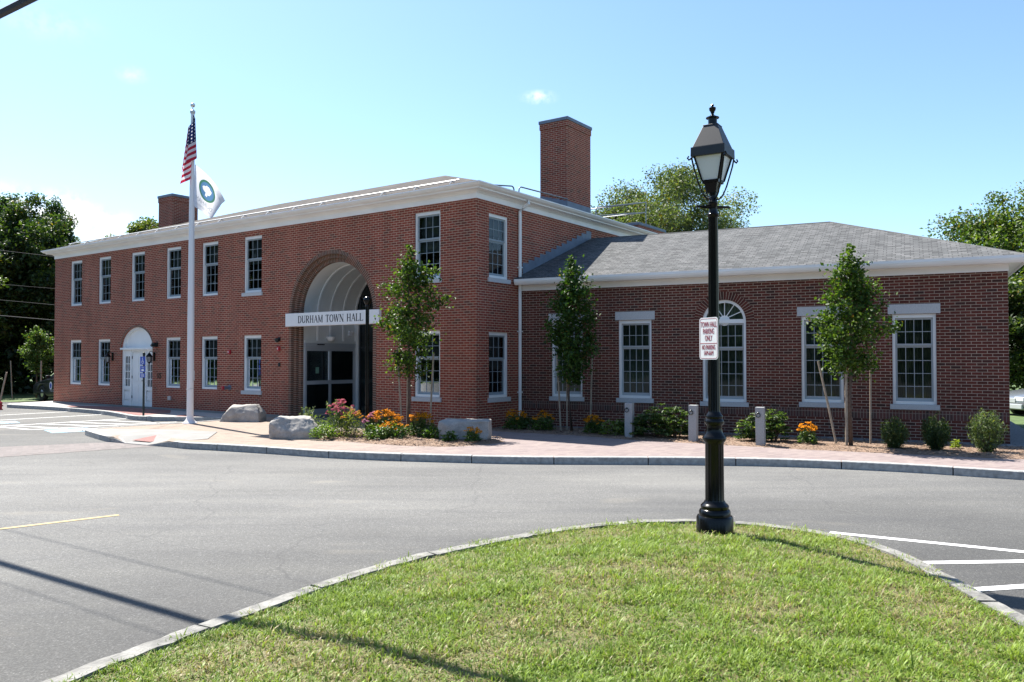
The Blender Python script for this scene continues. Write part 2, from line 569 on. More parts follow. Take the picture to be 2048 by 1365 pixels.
# shingles
M_shingle = brick_mat('shingle', [(0, (0.060, 0.062, 0.063)), (0.35, (0.092, 0.095, 0.096)), (0.75, (0.108, 0.110, 0.111)), (1, (0.13, 0.131, 0.131))], (0.035, 0.035, 0.036), w=0.19, h=0.115, gap=0.008, offset=0.37, stain=0.10, bump=0.5, rough=0.95)
M_shingle_warm = brick_mat('shingle_warm', [(0, (0.022, 0.018, 0.016)), (0.5, (0.042, 0.034, 0.028)), (1, (0.075, 0.060, 0.050))], (0.015, 0.013, 0.012), w=0.35, h=0.30, gap=0.012, offset=0.37, stain=0.12, bump=0.5, rough=0.95)

# asphalt
M_asphalt = bpy.data.materials.new('asphalt')
N, L, p_ = nodes_of(M_asphalt)
p_.inputs['Roughness'].default_value = 0.86
p_.inputs['Specular IOR Level'].default_value = 0.4
tc = N.new('ShaderNodeTexCoord')
vo = N.new('ShaderNodeTexVoronoi'); vo.inputs['Scale'].default_value = 95
L.new(tc.outputs['Object'], vo.inputs['Vector'])
r1 = N.new('ShaderNodeValToRGB')
e = r1.color_ramp.elements
e[0].position = 0.0; e[0].color = (0.070, 0.070, 0.069, 1)
e[1].position = 1.0; e[1].color = (0.55, 0.54, 0.52, 1)
q = e.new(0.55); q.color = (0.100, 0.100, 0.098, 1)
q = e.new(0.86); q.color = (0.145, 0.145, 0.141, 1)
q = e.new(0.97); q.color = (0.23, 0.23, 0.225, 1)
L.new(vo.outputs['Color'], r1.inputs['Fac'])
n1 = N.new('ShaderNodeTexNoise'); n1.inputs['Scale'].default_value = 0.35; n1.inputs['Detail'].default_value = 8; n1.inputs['Roughness'].default_value = 0.6
mp = N.new('ShaderNodeMapping'); mp.inputs['Scale'].default_value = (0.6, 1.5, 1); mp.inputs['Rotation'].default_value = (0, 0, 0.15)
L.new(tc.outputs['Object'], mp.inputs['Vector']); L.new(mp.outputs[0], n1.inputs['Vector'])
r2 = N.new('ShaderNodeValToRGB')
r2.color_ramp.elements[0].position = 0.33; r2.color_ramp.elements[0].color = (0.76, 0.76, 0.765, 1)
r2.color_ramp.elements[1].position = 0.68; r2.color_ramp.elements[1].color = (1.17, 1.16, 1.13, 1)
L.new(n1.outputs['Fac'], r2.inputs['Fac'])
n3 = N.new('ShaderNodeTexNoise'); n3.inputs['Scale'].default_value = 1.0; n3.inputs['Detail'].default_value = 5
mp3 = N.new('ShaderNodeMapping'); mp3.inputs['Scale'].default_value = (0.25, 2.6, 1); mp3.inputs['Rotation'].default_value = (0, 0, -0.12)
L.new(tc.outputs['Object'], mp3.inputs['Vector']); L.new(mp3.outputs[0], n3.inputs['Vector'])
r3 = N.new('ShaderNodeValToRGB')
r3.color_ramp.elements[0].position = 0.30; r3.color_ramp.elements[0].color = (0.90, 0.90, 0.91, 1)
r3.color_ramp.elements[1].position = 0.75; r3.color_ramp.elements[1].color = (1.10, 1.09, 1.06, 1)
L.new(n3.outputs['Fac'], r3.inputs['Fac'])
m1 = N.new('ShaderNodeMixRGB'); m1.blend_type = 'MULTIPLY'; m1.inputs['Fac'].default_value = 1
m2 = N.new('ShaderNodeMixRGB'); m2.blend_type = 'MULTIPLY'; m2.inputs['Fac'].default_value = 1
L.new(r1.outputs['Color'], m1.inputs['Color1']); L.new(r2.outputs['Color'], m1.inputs['Color2'])
L.new(m1.outputs[0], m2.inputs['Color1']); L.new(r3.outputs['Color'], m2.inputs['Color2'])
# patches of washed-out sand
n4 = N.new('ShaderNodeTexNoise'); n4.inputs['Scale'].default_value = 0.55; n4.inputs['Detail'].default_value = 4
mp4 = N.new('ShaderNodeMapping'); mp4.inputs['Location'].default_value = (3.1, 7.7, 0); mp4.inputs['Scale'].default_value = (0.8, 1.6, 1)
L.new(tc.outputs['Object'], mp4.inputs['Vector']); L.new(mp4.outputs[0], n4.inputs['Vector'])
r4 = N.new('ShaderNodeMapRange'); r4.inputs['From Min'].default_value = 0.64; r4.inputs['From Max'].default_value = 0.80; r4.inputs['To Max'].default_value = 0.55
L.new(n4.outputs['Fac'], r4.inputs['Value'])
m5 = N.new('ShaderNodeMixRGB'); m5.inputs['Color2'].default_value = (0.23, 0.21, 0.17, 1)
L.new(r4.outputs[0], m5.inputs['Fac']); L.new(m2.outputs[0], m5.inputs['Color1'])
n6 = N.new('ShaderNodeTexNoise'); n6.inputs['Scale'].default_value = 0.9; n6.inputs['Detail'].default_value = 5
L.new(tc.outputs['Object'], n6.inputs['Vector'])
ad6 = N.new('ShaderNodeMixRGB'); ad6.blend_type = 'ADD'; ad6.inputs['Fac'].default_value = 0.9
L.new(tc.outputs['Object'], ad6.inputs['Color1']); L.new(n6.outputs['Color'], ad6.inputs['Color2'])
v6 = N.new('ShaderNodeTexVoronoi'); v6.feature = 'DISTANCE_TO_EDGE'; v6.inputs['Scale'].default_value = 0.16
L.new(ad6.outputs[0], v6.inputs['Vector'])
r6 = N.new('ShaderNodeMapRange'); r6.inputs['From Max'].default_value = 0.0035; r6.inputs['To Min'].default_value = 0.40; r6.inputs['To Max'].default_value = 0.0
L.new(v6.outputs['Distance'], r6.inputs['Value'])
m7 = N.new('ShaderNodeMixRGB'); m7.inputs['Color2'].default_value = (0.045, 0.045, 0.047, 1)
L.new(r6.outputs[0], m7.inputs['Fac']); L.new(m5.outputs[0], m7.inputs['Color1'])
sx8 = N.new('ShaderNodeSeparateXYZ'); L.new(ad6.outputs[0], sx8.inputs[0])  # grazing-view brightening painted into the albedo: dark near the camera, pale mid-road
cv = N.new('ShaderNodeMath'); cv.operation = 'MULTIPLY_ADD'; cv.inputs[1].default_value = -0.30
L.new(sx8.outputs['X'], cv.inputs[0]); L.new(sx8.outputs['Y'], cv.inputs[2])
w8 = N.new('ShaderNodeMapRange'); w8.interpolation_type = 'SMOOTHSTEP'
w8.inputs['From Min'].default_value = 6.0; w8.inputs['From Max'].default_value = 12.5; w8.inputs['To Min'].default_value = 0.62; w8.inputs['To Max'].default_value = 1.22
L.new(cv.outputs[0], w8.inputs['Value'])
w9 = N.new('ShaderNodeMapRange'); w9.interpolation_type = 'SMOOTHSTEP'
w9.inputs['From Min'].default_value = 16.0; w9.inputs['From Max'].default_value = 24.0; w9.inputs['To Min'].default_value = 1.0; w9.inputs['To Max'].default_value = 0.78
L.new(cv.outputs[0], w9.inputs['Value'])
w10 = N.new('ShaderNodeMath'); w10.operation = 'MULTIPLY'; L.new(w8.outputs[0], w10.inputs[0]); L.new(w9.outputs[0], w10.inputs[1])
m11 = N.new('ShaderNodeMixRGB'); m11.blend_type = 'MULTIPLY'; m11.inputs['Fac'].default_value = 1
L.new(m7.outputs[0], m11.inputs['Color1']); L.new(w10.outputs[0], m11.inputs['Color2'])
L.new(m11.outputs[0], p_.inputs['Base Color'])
bp = N.new('ShaderNodeBump'); bp.inputs['Strength'].default_value = 0.55; bp.inputs['Distance'].default_value = 0.006
L.new(vo.outputs['Distance'], bp.inputs['Height']); L.new(bp.outputs['Normal'], p_.inputs['Normal'])

# boulders
M_boulder = bpy.data.materials.new('boulder_granite')
N, L, p_ = nodes_of(M_boulder)
p_.inputs['Roughness'].default_value = 0.9
tc = N.new('ShaderNodeTexCoord')
n1 = N.new('ShaderNodeTexNoise'); n1.inputs['Scale'].default_value = 3.0; n1.inputs['Detail'].default_value = 9; n1.inputs['Roughness'].default_value = 0.68
n2 = N.new('ShaderNodeTexNoise'); n2.inputs['Scale'].default_value = 60; n2.inputs['Detail'].default_value = 3
L.new(tc.outputs['Object'], n1.inputs['Vector']); L.new(tc.outputs['Object'], n2.inputs['Vector'])
r1 = N.new('ShaderNodeValToRGB')
r1.color_ramp.elements[0].position = 0.3; r1.color_ramp.elements[0].color = (0.24, 0.23, 0.215, 1)
r1.color_ramp.elements[1].position = 0.72; r1.color_ramp.elements[1].color = (0.46, 0.42, 0.375, 1)
q = r1.color_ramp.elements.new(0.5); q.color = (0.33, 0.31, 0.285, 1)
L.new(n1.outputs['Fac'], r1.inputs['Fac'])
mx = N.new('ShaderNodeMixRGB'); mx.blend_type = 'OVERLAY'; mx.inputs['Fac'].default_value = 0.45
L.new(r1.outputs['Color'], mx.inputs['Color1']); L.new(n2.outputs['Fac'], mx.inputs['Color2'])
L.new(mx.outputs[0], p_.inputs['Base Color'])
bp = N.new('ShaderNodeBump'); bp.inputs['Strength'].default_value = 0.7; bp.inputs['Distance'].default_value = 0.03
L.new(n1.outputs['Fac'], bp.inputs['Height']); L.new(bp.outputs['Normal'], p_.inputs['Normal'])


def leaf_mat(name, transl=0.35, rough=0.5, spec=0.4, tmul=(1.5, 1.6, 0.6)):
    m = bpy.data.materials.new(name)
    N, L, p = nodes_of(m)
    at = N.new('ShaderNodeAttribute'); at.attribute_name = 'tint'
    p.inputs['Roughness'].default_value = rough
    p.inputs['Specular IOR Level'].default_value = spec
    L.new(at.outputs['Color'], p.inputs['Base Color'])
    tr = N.new('ShaderNodeBsdfTranslucent')
    mu = N.new('ShaderNodeMixRGB'); mu.blend_type = 'MULTIPLY'; mu.inputs['Fac'].default_value = 1
    mu.inputs['Color2'].default_value = (*tmul, 1)
    L.new(at.outputs['Color'], mu.inputs['Color1']); L.new(mu.outputs[0], tr.inputs['Color'])
    ms = N.new('ShaderNodeMixShader'); ms.inputs['Fac'].default_value = transl
    L.new(p.outputs[0], ms.inputs[1]); L.new(tr.outputs[0], ms.inputs[2])
    L.new(ms.outputs[0], N['Material Output'].inputs['Surface'])
    return m


M_leaf = leaf_mat('leaf')
M_leaf_gloss = leaf_mat('leaf_gloss', 0.34, 0.50, 0.25)
M_petal = leaf_mat('petal', 0.3, 0.8, 0.08, (1, 1, 1))
M_grass = leaf_mat('grass_blade', 0.35, 0.5, 0.3, (1.3, 1.3, 0.8))

# window glass: lets the curtain behind show through and mirrors the surroundings
M_glass = bpy.data.materials.new('window_glass')
N, L, p_ = nodes_of(M_glass)
tr = N.new('ShaderNodeBsdfTransparent'); tr.inputs['Color'].default_value = (0.62, 0.68, 0.68, 1)
gl = N.new('ShaderNodeBsdfGlossy'); gl.inputs['Roughness'].default_value = 0.03; gl.inputs['Color'].default_value = (0.9, 0.95, 1, 1)
fr = N.new('ShaderNodeFresnel'); fr.inputs['IOR'].default_value = 1.5
nz = N.new('ShaderNodeTexNoise'); nz.inputs['Scale'].default_value = 2.2; nz.inputs['Detail'].default_value = 1
tc = N.new('ShaderNodeTexCoord'); L.new(tc.outputs['Object'], nz.inputs['Vector'])
bp = N.new('ShaderNodeBump'); bp.inputs['Strength'].default_value = 0.03; bp.inputs['Distance'].default_value = 0.1
L.new(nz.outputs['Fac'], bp.inputs['Height']); L.new(bp.outputs['Normal'], gl.inputs['Normal'])
ms = N.new('ShaderNodeMixShader')
L.new(fr.outputs[0], ms.inputs['Fac']); L.new(tr.outputs[0], ms.inputs[1]); L.new(gl.outputs[0], ms.inputs[2])
L.new(ms.outputs[0], N['Material Output'].inputs['Surface'])
M_curtain = mat('curtain', (0.10, 0.125, 0.095), 0.9, var=0.3, vscale=1.5)
M_shade = mat('roller_shade', (0.11, 0.125, 0.125), 0.9, var=0.4, vscale=1.1)
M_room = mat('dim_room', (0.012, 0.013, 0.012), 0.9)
M_lampglass = mat('frosted_glass', (0.68, 0.69, 0.69), 0.35, spec=0.5)
N, L, p_ = nodes_of(M_lampglass)
p_.inputs['Transmission Weight'].default_value = 0.0
p_.inputs['Subsurface Weight'].default_value = 0.0

# ------------------------------------------------------------------ frames of the two building blocks
MU = Vector((-0.818, 0.576, 0)).normalized()            # along the main front, to the left
MI = Vector((MU.y, -MU.x, 0))                            # into the main block
WU = Vector((0.897, -0.443, 0)).normalized()            # along the wing front, to the right
WI = Vector((-WU.y, WU.x, 0))
C0 = (-0.94, 20.9, 0)
W0 = (0.226, 22.57, 0)
F_MAIN = frame(C0, (-MU.x, -MU.y))
F_SIDE = frame(C0, (MI.x, MI.y))
F_WING = frame(W0, (WU.x, WU.y))
wc = Vector(W0) + WU * 11.77
F_WRIGHT = frame((wc.x, wc.y, 0), (WI.x, WI.y))
lc = Vector(C0) + MU * 22.57 + MI * 13.0
F_LEFT = frame((lc.x, lc.y, 0), (-MI.x, -MI.y))

hall = thing('town_hall', 'red brick town hall with white cornice, arched portal and lower grey roofed wing', 'building', T(C0[0], C0[1]))


def rect(x0, x1, z0, z1):
    return [(x0, z0), (x1, z0), (x1, z1), (x0, z1)]


def arch(xc, r, z0, zs, b=None, n=28, r_legs=None):
    """outline of an arched opening, springing at zs"""
    b = b or r
    pts = [(xc - r, z0), (xc + r, z0)]
    for i in range(n + 1):
        a = math.pi * i / n
        pts.append((xc + r * math.cos(a), zs + b * math.sin(a)))
    return pts


def brick_plate(name, loops, thick, F, m=None):
    me = curve_plate(loops, thick)
    me.materials.clear()
    return finish(name, me, m or M_brick, hall, F, False, True)


# ------------------------------------------------------------------ main block walls
XM = 22.57
UP = [(21.26, 20.33), (19.03, 18.10), (16.63, 15.70), (14.28, 13.35), (12.09, 11.16), (9.74, 8.81), (2.16, 1.23)]
LO = [UP[0], UP[1], UP[3], UP[4], UP[5], UP[6]]
ZU, ZL = (4.03, 5.89), (0.80, 2.62)
holes = []
for a, b in UP:
    holes.append(rect(-a, -b, *ZU))
for a, b in LO:
    holes.append(rect(-a, -b, *ZL))
PX, PR, PZ = -5.535, 1.915, 3.22
holes.append(arch(PX, PR, -0.25, PZ, n=40))
DX, DR, DB, DZ = -16.21, 1.09, 0.80, 2.25
holes.append(arch(DX, DR, -0.25, DZ, b=DB))
brick_plate('wall', [rect(-XM, 0, -0.3, 6.12)] + holes, 0.30, F_MAIN)
SIDE_W = [(0.56, 1.46)]
brick_plate('wall', [rect(0.30, 13.0, -0.3, 6.12), rect(0.56, 1.46, 4.03, 5.77), rect(0.56, 1.46, 0.80, 2.57)], 0.30, F_SIDE)
# the corner return closes the end grain of the front wall
B().box(0.0005, 0.2995, 0.0, 0.004, -0.3, 6.12).build('wall', M_brick, hall, F_SIDE @ Matrix.Translation((0, -0.003, 0)), uv=True)
brick_plate('wall', [rect(0, 12.7, -0.3, 6.12)], 0.30, F_LEFT)
B().box(-XM, 0, 12.7, 13.0, -0.3, 6.12).build('wall', M_brick, hall, F_MAIN, uv=True)
# ------------------------------------------------------------------ wing walls
XW, DWG = 11.77, 7.8
WW = [(0.97, 1.88), (2.91, 3.81), (7.51, 8.45), (9.49, 10.38)]
ZW = (0.81, 2.87)
AXC, AXR, AZS = 5.675, 0.54, 2.79
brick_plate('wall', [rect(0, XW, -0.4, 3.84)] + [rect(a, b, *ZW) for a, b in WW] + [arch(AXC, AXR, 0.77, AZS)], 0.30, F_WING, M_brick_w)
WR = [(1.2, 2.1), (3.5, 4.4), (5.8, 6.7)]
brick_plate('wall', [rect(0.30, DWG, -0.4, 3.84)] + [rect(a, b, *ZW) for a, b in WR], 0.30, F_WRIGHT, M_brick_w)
B().box(0.0005, 0.2995, 0.0, 0.004, -0.4, 3.84).build('wall', M_brick_w, hall, F_WRIGHT @ Matrix.Translation((0, -0.003, 0)), uv=True)
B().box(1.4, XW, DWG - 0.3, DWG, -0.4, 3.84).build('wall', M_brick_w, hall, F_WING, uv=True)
B().box(0.05, XW + 0.004, -0.004, 0.05, 0.47, 0.675).build('brick_band', M_soldier, hall, F_WING, uv=True)
# pale foundation strip showing along the foot of the main front
B().box(-XM, -7.6, -0.03, 0.02, -0.3, 0.07).build('plinth', M_concrete, hall, F_MAIN)

# rowlock brick ring over the arched wing window


def ring_mesh(name, xc, zs, r0, r1, y0, y1, m, F, legs_to=None, a0=0.0, a1=math.pi, n=48, b=None, parent=hall):
    """arched ring of bricks, mortar joints radial; optional straight legs down to legs_to"""
    prof = []
    s = 0.0
    path = []
    if legs_to is not None:
        path.append((1, 0, legs_to, 0.0, 'L')); s = zs - legs_to
    for i in range(n + 1):
        a = a0 + (a1 - a0) * i / n
        path.append((math.cos(a), math.sin(a), zs, s + (r0 + r1) / 2 * (a - a0), 'A'))
    if legs_to is not None:
        path.append((-1, 0, legs_to, path[-1][3] + zs - legs_to, 'L'))
    V, Fc, UV = [], [], []
    k0 = (b / r1) if b else 1.0
    for (c, sn, z, t, k) in path:
        for (r, y) in ((r1, y0), (r0, y0), (r0, y1), (r1, y1)):
            rb = r if not b else r - r1 + b
            V.append((xc + r * c, y, z + rb * sn))
    for i in range(len(path) - 1):
        for j in range(4):
            q = [i * 4 + j, i * 4 + (j + 1) % 4, (i + 1) * 4 + (j + 1) % 4, (i + 1) * 4 + j]
            Fc.append(q)
            w = [0.01, r1 - r0, r1 - r0 + y1 - y0, 2 * (r1 - r0) + y1 - y0, 2 * (r1 - r0 + y1 - y0)]
            UV.append([(w[j], path[i][3]), (w[j + 1], path[i][3]), (w[j + 1], path[i + 1][3]), (w[j], path[i + 1][3])])
    me = bpy.data.meshes.new(name)
    me.from_pydata(V, [], Fc)
    uvl = me.uv_layers.new(name='UVMap')
    for p, uv in zip(me.polygons, UV):
        for li, q in zip(p.loop_indices, uv):
            uvl.data[li].uv = q
    me.update()
    return finish(name, me, m, parent, F)


ring_mesh('brick_arch', AXC, AZS, AXR, AXR + 0.205, -0.006, 0.05, M_ringred, F_WING)
# three stepped orders round the portal, and the brick arch over the side door
portal = ring_mesh('portal_arch', PX, PZ, PR - 0.113, PR, -0.004, 0.3, M_rowlock, F_MAIN, legs_to=-0.25)
ring_mesh('arch_order', PX, PZ, PR - 0.226, PR - 0.1135, 0.10, 0.3, M_rowlock, F_MAIN, legs_to=-0.25, parent=portal)
ring_mesh('arch_order', PX, PZ, PR - 0.340, PR - 0.2265, 0.20, 0.305, M_rowlock, F_MAIN, legs_to=-0.25, parent=portal)
ring_mesh('brick_arch', DX, DZ, DR, DR + 0.07, -0.006, 0.02, M_rowlock, F_MAIN, b=DB + 0.07)

# ------------------------------------------------------------------ windows


def make_window(F, x0, x1, z0, z1, cols, up, lo, sill=0.0, lintel=0.0, ytop=None, curtain='shade', arch_r=0.0, cas=0.058, parent=hall):
    """double hung window: casing (part) with sash, glass, curtain, stone sill and lintel as sub-parts"""
    w = x1 - x0; h = z1 - z0; xc = (x0 + x1) / 2
    m = F @ Matrix.Translation((xc, 0, z0))
    hw = w / 2
    yc = 0.045
    b = B()
    b.box(-hw, -hw + cas, yc, 0.17, 0, h)
    b.box(hw - cas, hw, yc, 0.17, 0, h)
    if not arch_r:
        b.box(-hw + cas, hw - cas, yc, 0.17, h - 0.085, h)
    b.box(-hw + cas, hw - cas, yc - 0.015, 0.17, 0, 0.07)
    if arch_r:
        hs = h                                          # z of the springing above the sill
        n = 24
        for i in range(n):
            a0, a1 = math.pi * i / n, math.pi * (i + 1) / n
            P = []
            for y in (yc, 0.17):
                for (r, a) in ((hw, a0), (hw - cas - 0.01, a0), (hw - cas - 0.01, a1), (hw, a1)):
                    P.append(b.bm.verts.new((r * math.cos(a), y, hs + r * math.sin(a))))
            for f in ((0, 1, 2, 3), (4, 7, 6, 5), (1, 5, 6, 2), (0, 3, 7, 4)):
                b.bm.faces.new([P[k] for k in f])
        b.box(-hw + cas, hw - cas, yc, 0.16, hs - 0.05, hs + 0.05)
    o = b.build('window', M_white, parent, m)
    # sash bars
    s = B()
    xi0, xi1 = -hw + cas, hw - cas
    zi0, zi1 = 0.07, (h - 0.05 if arch_r else h - 0.085)
    st = 0.042
    rows = up + lo
    zm = zi0 + (zi1 - zi0) * lo / rows
    for (za, zb, y0, nr) in ((zm, zi1, 0.085, up), (zi0, zm, 0.115, lo)):
        s.box(xi0, xi0 + st, y0, y0 + 0.03, za, zb)
        s.box(xi1 - st, xi1, y0, y0 + 0.03, za, zb)
        s.box(xi0 + st, xi1 - st, y0, y0 + 0.03, zb - 0.045, zb)
        s.box(xi0 + st, xi1 - st, y0, y0 + 0.03, za, za + (0.045 if nr == up else 0.075))
        for i in range(1, cols):
            x = xi0 + st + (xi1 - xi0 - 2 * st) * i / cols
            s.box(x - 0.0068, x + 0.0068, y0 + 0.004, y0 + 0.026, za + 0.045, zb - 0.045)
        for j in range(1, nr):
            z = za + 0.045 + (zb - za - 0.09) * j / nr
            s.box(xi0 + st, xi1 - st, y0 + 0.006, y0 + 0.024, z - 0.0068, z + 0.0068)
    s.build('sash', M_sash_main if cols == 3 else M_sash, o)
    g = B()
    g.face([(xi0, 0.100, zm), (xi1, 0.100, zm), (xi1, 0.100, zi1), (xi0, 0.100, zi1)])
    g.face([(xi0, 0.130, zi0), (xi1, 0.130, zi0), (xi1, 0.130, zm), (xi0, 0.130, zm)])
    if arch_r:
        R_ = hw - cas - 0.01
        g.face([(R_ * math.cos(math.pi * i / 20), 0.11, h + R_ * math.sin(math.pi * i / 20)) for i in range(21)])
        f = B()
        for k in range(1, 6):
            a = math.pi * k / 6
            d = Vector((math.cos(a), 0, math.sin(a)))
            f.tube([Vector((0, 0.10, h + 0.05)) + d * 0.10, Vector((0, 0.10, h)) + d * (R_ + 0.01)], 0.011, 6)
        f.lathe([(0.13, -0.015), (0.13, 0.015)], 20, Matrix.Translation((0, 0.10, h + 0.02)) @ Matrix.Rotation(math.pi / 2, 4, 'X'))
        f.build('fan_bars', M_white, o)
    g.build('glass', M_glass, o)
    # curtain or roller shade behind the glass
    c = B()
    top = h + (hw if arch_r else 0)
    if curtain == 'drape':
        n = 44
        xs = [xi0 - 0.05 + (xi1 - xi0 + 0.1) * i / n for i in range(n + 1)]
        ys = [0.26 + 0.022 * math.sin(i * 1.9 + random.random() * 0.9) for i in range(n + 1)]
        for i in range(n):
            c.face([(xs[i], ys[i], 0), (xs[i + 1], ys[i + 1], 0), (xs[i + 1], ys[i + 1], top), (xs[i], ys[i], top)])
        c.build('curtain', M_curtain, o)
    else:
        zb = h * random.uniform(0.38, 0.75)
        c.box(xi0 - 0.04, xi1 + 0.04, 0.25, 0.256, zb, top)
        c.build('roller_shade', M_shade, o)
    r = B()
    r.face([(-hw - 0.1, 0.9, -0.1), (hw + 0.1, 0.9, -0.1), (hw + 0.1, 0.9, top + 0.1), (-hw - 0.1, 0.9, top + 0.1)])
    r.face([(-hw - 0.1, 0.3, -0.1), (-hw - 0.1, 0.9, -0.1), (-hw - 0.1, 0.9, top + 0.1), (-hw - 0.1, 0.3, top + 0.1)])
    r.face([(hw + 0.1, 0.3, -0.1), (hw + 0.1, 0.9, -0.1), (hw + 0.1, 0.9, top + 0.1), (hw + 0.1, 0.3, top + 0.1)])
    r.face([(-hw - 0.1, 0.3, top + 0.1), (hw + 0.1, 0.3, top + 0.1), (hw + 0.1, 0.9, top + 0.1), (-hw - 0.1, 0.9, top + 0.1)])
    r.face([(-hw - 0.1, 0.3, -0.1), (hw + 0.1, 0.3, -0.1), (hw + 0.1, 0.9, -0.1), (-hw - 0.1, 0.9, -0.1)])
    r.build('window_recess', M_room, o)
    if sill:
        B().box(-hw - 0.06, hw + 0.06, -0.045, 0.04, -sill, -0.002).build('sill', M_granite, o, bevel=0.006)
    if lintel:
        B().box(-hw - 0.09, hw + 0.09, -0.012, 0.10, h + 0.004, h + lintel).build('lintel', M_granite, o, bevel=0.004)
    return o


for i, (a, b) in enumerate(UP):
    make_window(F_MAIN, -a, -b, *ZU, 3, 2, 3, sill=0.12 if i >= 5 else 0)
for i, (a, b) in enumerate(LO):
    make_window(F_MAIN, -a, -b, *ZL, 3, 2, 3, sill=0.12 if i >= 4 else 0)
make_window(F_SIDE, 0.56, 1.46, 4.03, 5.77, 3, 2, 3, sill=0.12)
make_window(F_SIDE, 0.56, 1.46, 0.80, 2.57, 3, 2, 3, sill=0.12)
for a, b in WW:
    make_window(F_WING, a, b, *ZW, 4, 2, 4, sill=0.115, lintel=0.225, curtain='drape')
for a, b in WR:
    make_window(F_WRIGHT, a, b, *ZW, 4, 2, 4, sill=0.115, lintel=0.225, curtain='drape')
make_window(F_WING, AXC - AXR, AXC + AXR, 0.77, AZS, 5, 2, 4, sill=0.115, curtain='drape', arch_r=AXR)

# ------------------------------------------------------------------ cornices and roofs
pm = [(0.0, 6.07), (0.03, 6.07), (0.03, 6.21), (0.055, 6.215), (0.075, 6.235), (0.12, 6.262), (0.20, 6.272), (0.27, 6.272), (0.275, 6.30), (0.31, 6.31), (0.36, 6.335), (0.40, 6.375), (0.415, 6.385), (0.415, 6.415), (0.38, 6.415), (0.36, 6.395), (0.0, 6.395)]
B().sweep([(-XM, 13.0), (-XM, 0), (0, 0), (0, 13.0)], pm).build('cornice', M_cornice, hall, F_MAIN)
pw = [(0.0, 3.76), (0.025, 3.76), (0.025, 3.905), (0.05, 3.912), (0.26, 3.93), (0.29, 3.93), (0.30, 3.90), (0.335, 3.905), (0.375, 3.95), (0.40, 4.00), (0.405, 4.06), (0.38, 4.06), (0.36, 4.04), (0.0, 4.03)]
B().sweep([(0.0, 0), (XW, 0), (XW, DWG), (1.5, DWG)], pw).build('cornice', M_cornice, hall, F_WING)


def hip(name, ex0, ex1, ey0, ey1, z, yr, rise, rx0, rx1, F, m, lx=None):
    b = B()
    if lx is None:
        a, c, d, e = (ex0, ey0, z), (ex1, ey0, z), (ex1, ey1, z), (ex0, ey1, z)
    else:
        a, c, d, e = (lx[0], ey0, z), (ex1, ey0, z), (ex1, ey1, z), (lx[2], ey1, z)
    r0, r1 = (rx0, yr, z + rise), (rx1, yr, z + rise)
    b.face([a, c, r1, r0]); b.face([c, d, r1]); b.face([d, e, r0, r1])
    b.face([e, a, r0])
    b.face([a, e, d, c])
    return b.build(name, m, hall, F, uv=True)


hip('roof', -XM - 0.40, 0.40, -0.40, 13.40, 6.405, 6.5, 2.34, -XM + 6.5, -6.5, F_MAIN, M_shingle_warm)
hip('roof', 0, XW + 0.39, -0.39, 8.19, 4.05, 3.9, 1.67, 0.67, 7.87, F_WING, M_shingle, lx=(-0.07, 0.67, 1.4))
# ridge caps along the hips and ridge of the wing
B().tube([(0.67, 3.9, 5.715), (7.87, 3.9, 5.715)], 0.025, 6).tube([(7.87, 3.9, 5.715), (XW + 0.36, -0.36, 4.045)], 0.025, 6).build('ridge_cap', mat('ridge_shingle', (0.10, 0.102, 0.103), 0.95, var=0.2, vscale=9), hall, F_WING)
# stepped lead flashing where the wing roof meets the side wall
b = B()
n = 13
for i in range(n):
    y0 = 0.1 + (5.2 - 0.1) * 0.76 * i / n
    y1 = 0.1 + (5.2 - 0.1) * 0.76 * (i + 1) / n
    zr0 = 4.05 + (y0 + 0.39) * 0.389; zr1 = 4.05 + (y1 + 0.39) * 0.389
    ys0, ys1 = 2.04 + y0 / 0.988, 2.04 + y1 / 0.988
    zt = zr1 + 0.22
    vs = [(ys0, -0.008, zr0 - 0.05), (ys1 + 0.02, -0.008, zr1 - 0.05), (ys1 + 0.02, -0.014, zt), (ys0, -0.014, zt)]
    b.face(vs)
b.build('step_flashing', M_lead, hall, F_SIDE)

# ------------------------------------------------------------------ chimneys


def chimney(name, x0, x1, y0, y1, z0, z1, F, cap=0.11, flash=None):
    o = B().box(x0, x1, y0, y1, z0, z1 - cap).build('chimney', M_brick, hall, F, uv=True)
    B().box(x0 - 0.02, x1 + 0.02, y0 - 0.02, y1 + 0.02, z1 - cap - 0.2, z1 - cap - 0.002).build('brick_collar', M_brick, o, F, uv=True)
    B().box(x0 - 0.045, x1 + 0.045, y0 - 0.045, y1 + 0.045, z1 - cap, z1).build('cap', M_lead, o, F, bevel=0.01)
    if flash:
        c = B()
        k = 7
        for i in range(k):
            xa = x0 + (x1 - x0) * i / k; xb = x0 + (x1 - x0) * (i + 1) / k
            zt = flash[0] + (flash[1] - flash[0]) * (i + 0.5) / k
            c.box(xa, xb + 0.004, y0 - 0.012, y0, z0, zt)
        c.box(x1, x1 + 0.012, y0 - 0.012, y1, z0, flash[2])
        c.build('lead_apron', M_lead, o, F)
    return o


chimney('chimney', -2.07, -1.0, 6.25, 7.83, 6.3, 9.96, F_MAIN, flash=(7.40, 7.12, 7.12))
chimney('chimney', -20.65, -19.58, 3.5, 4.75, 7.0, 9.12, F_MAIN)
chimney('chimney', -1.95, -1.0, 11.6, 14.0, 6.3, 7.16, F_MAIN)

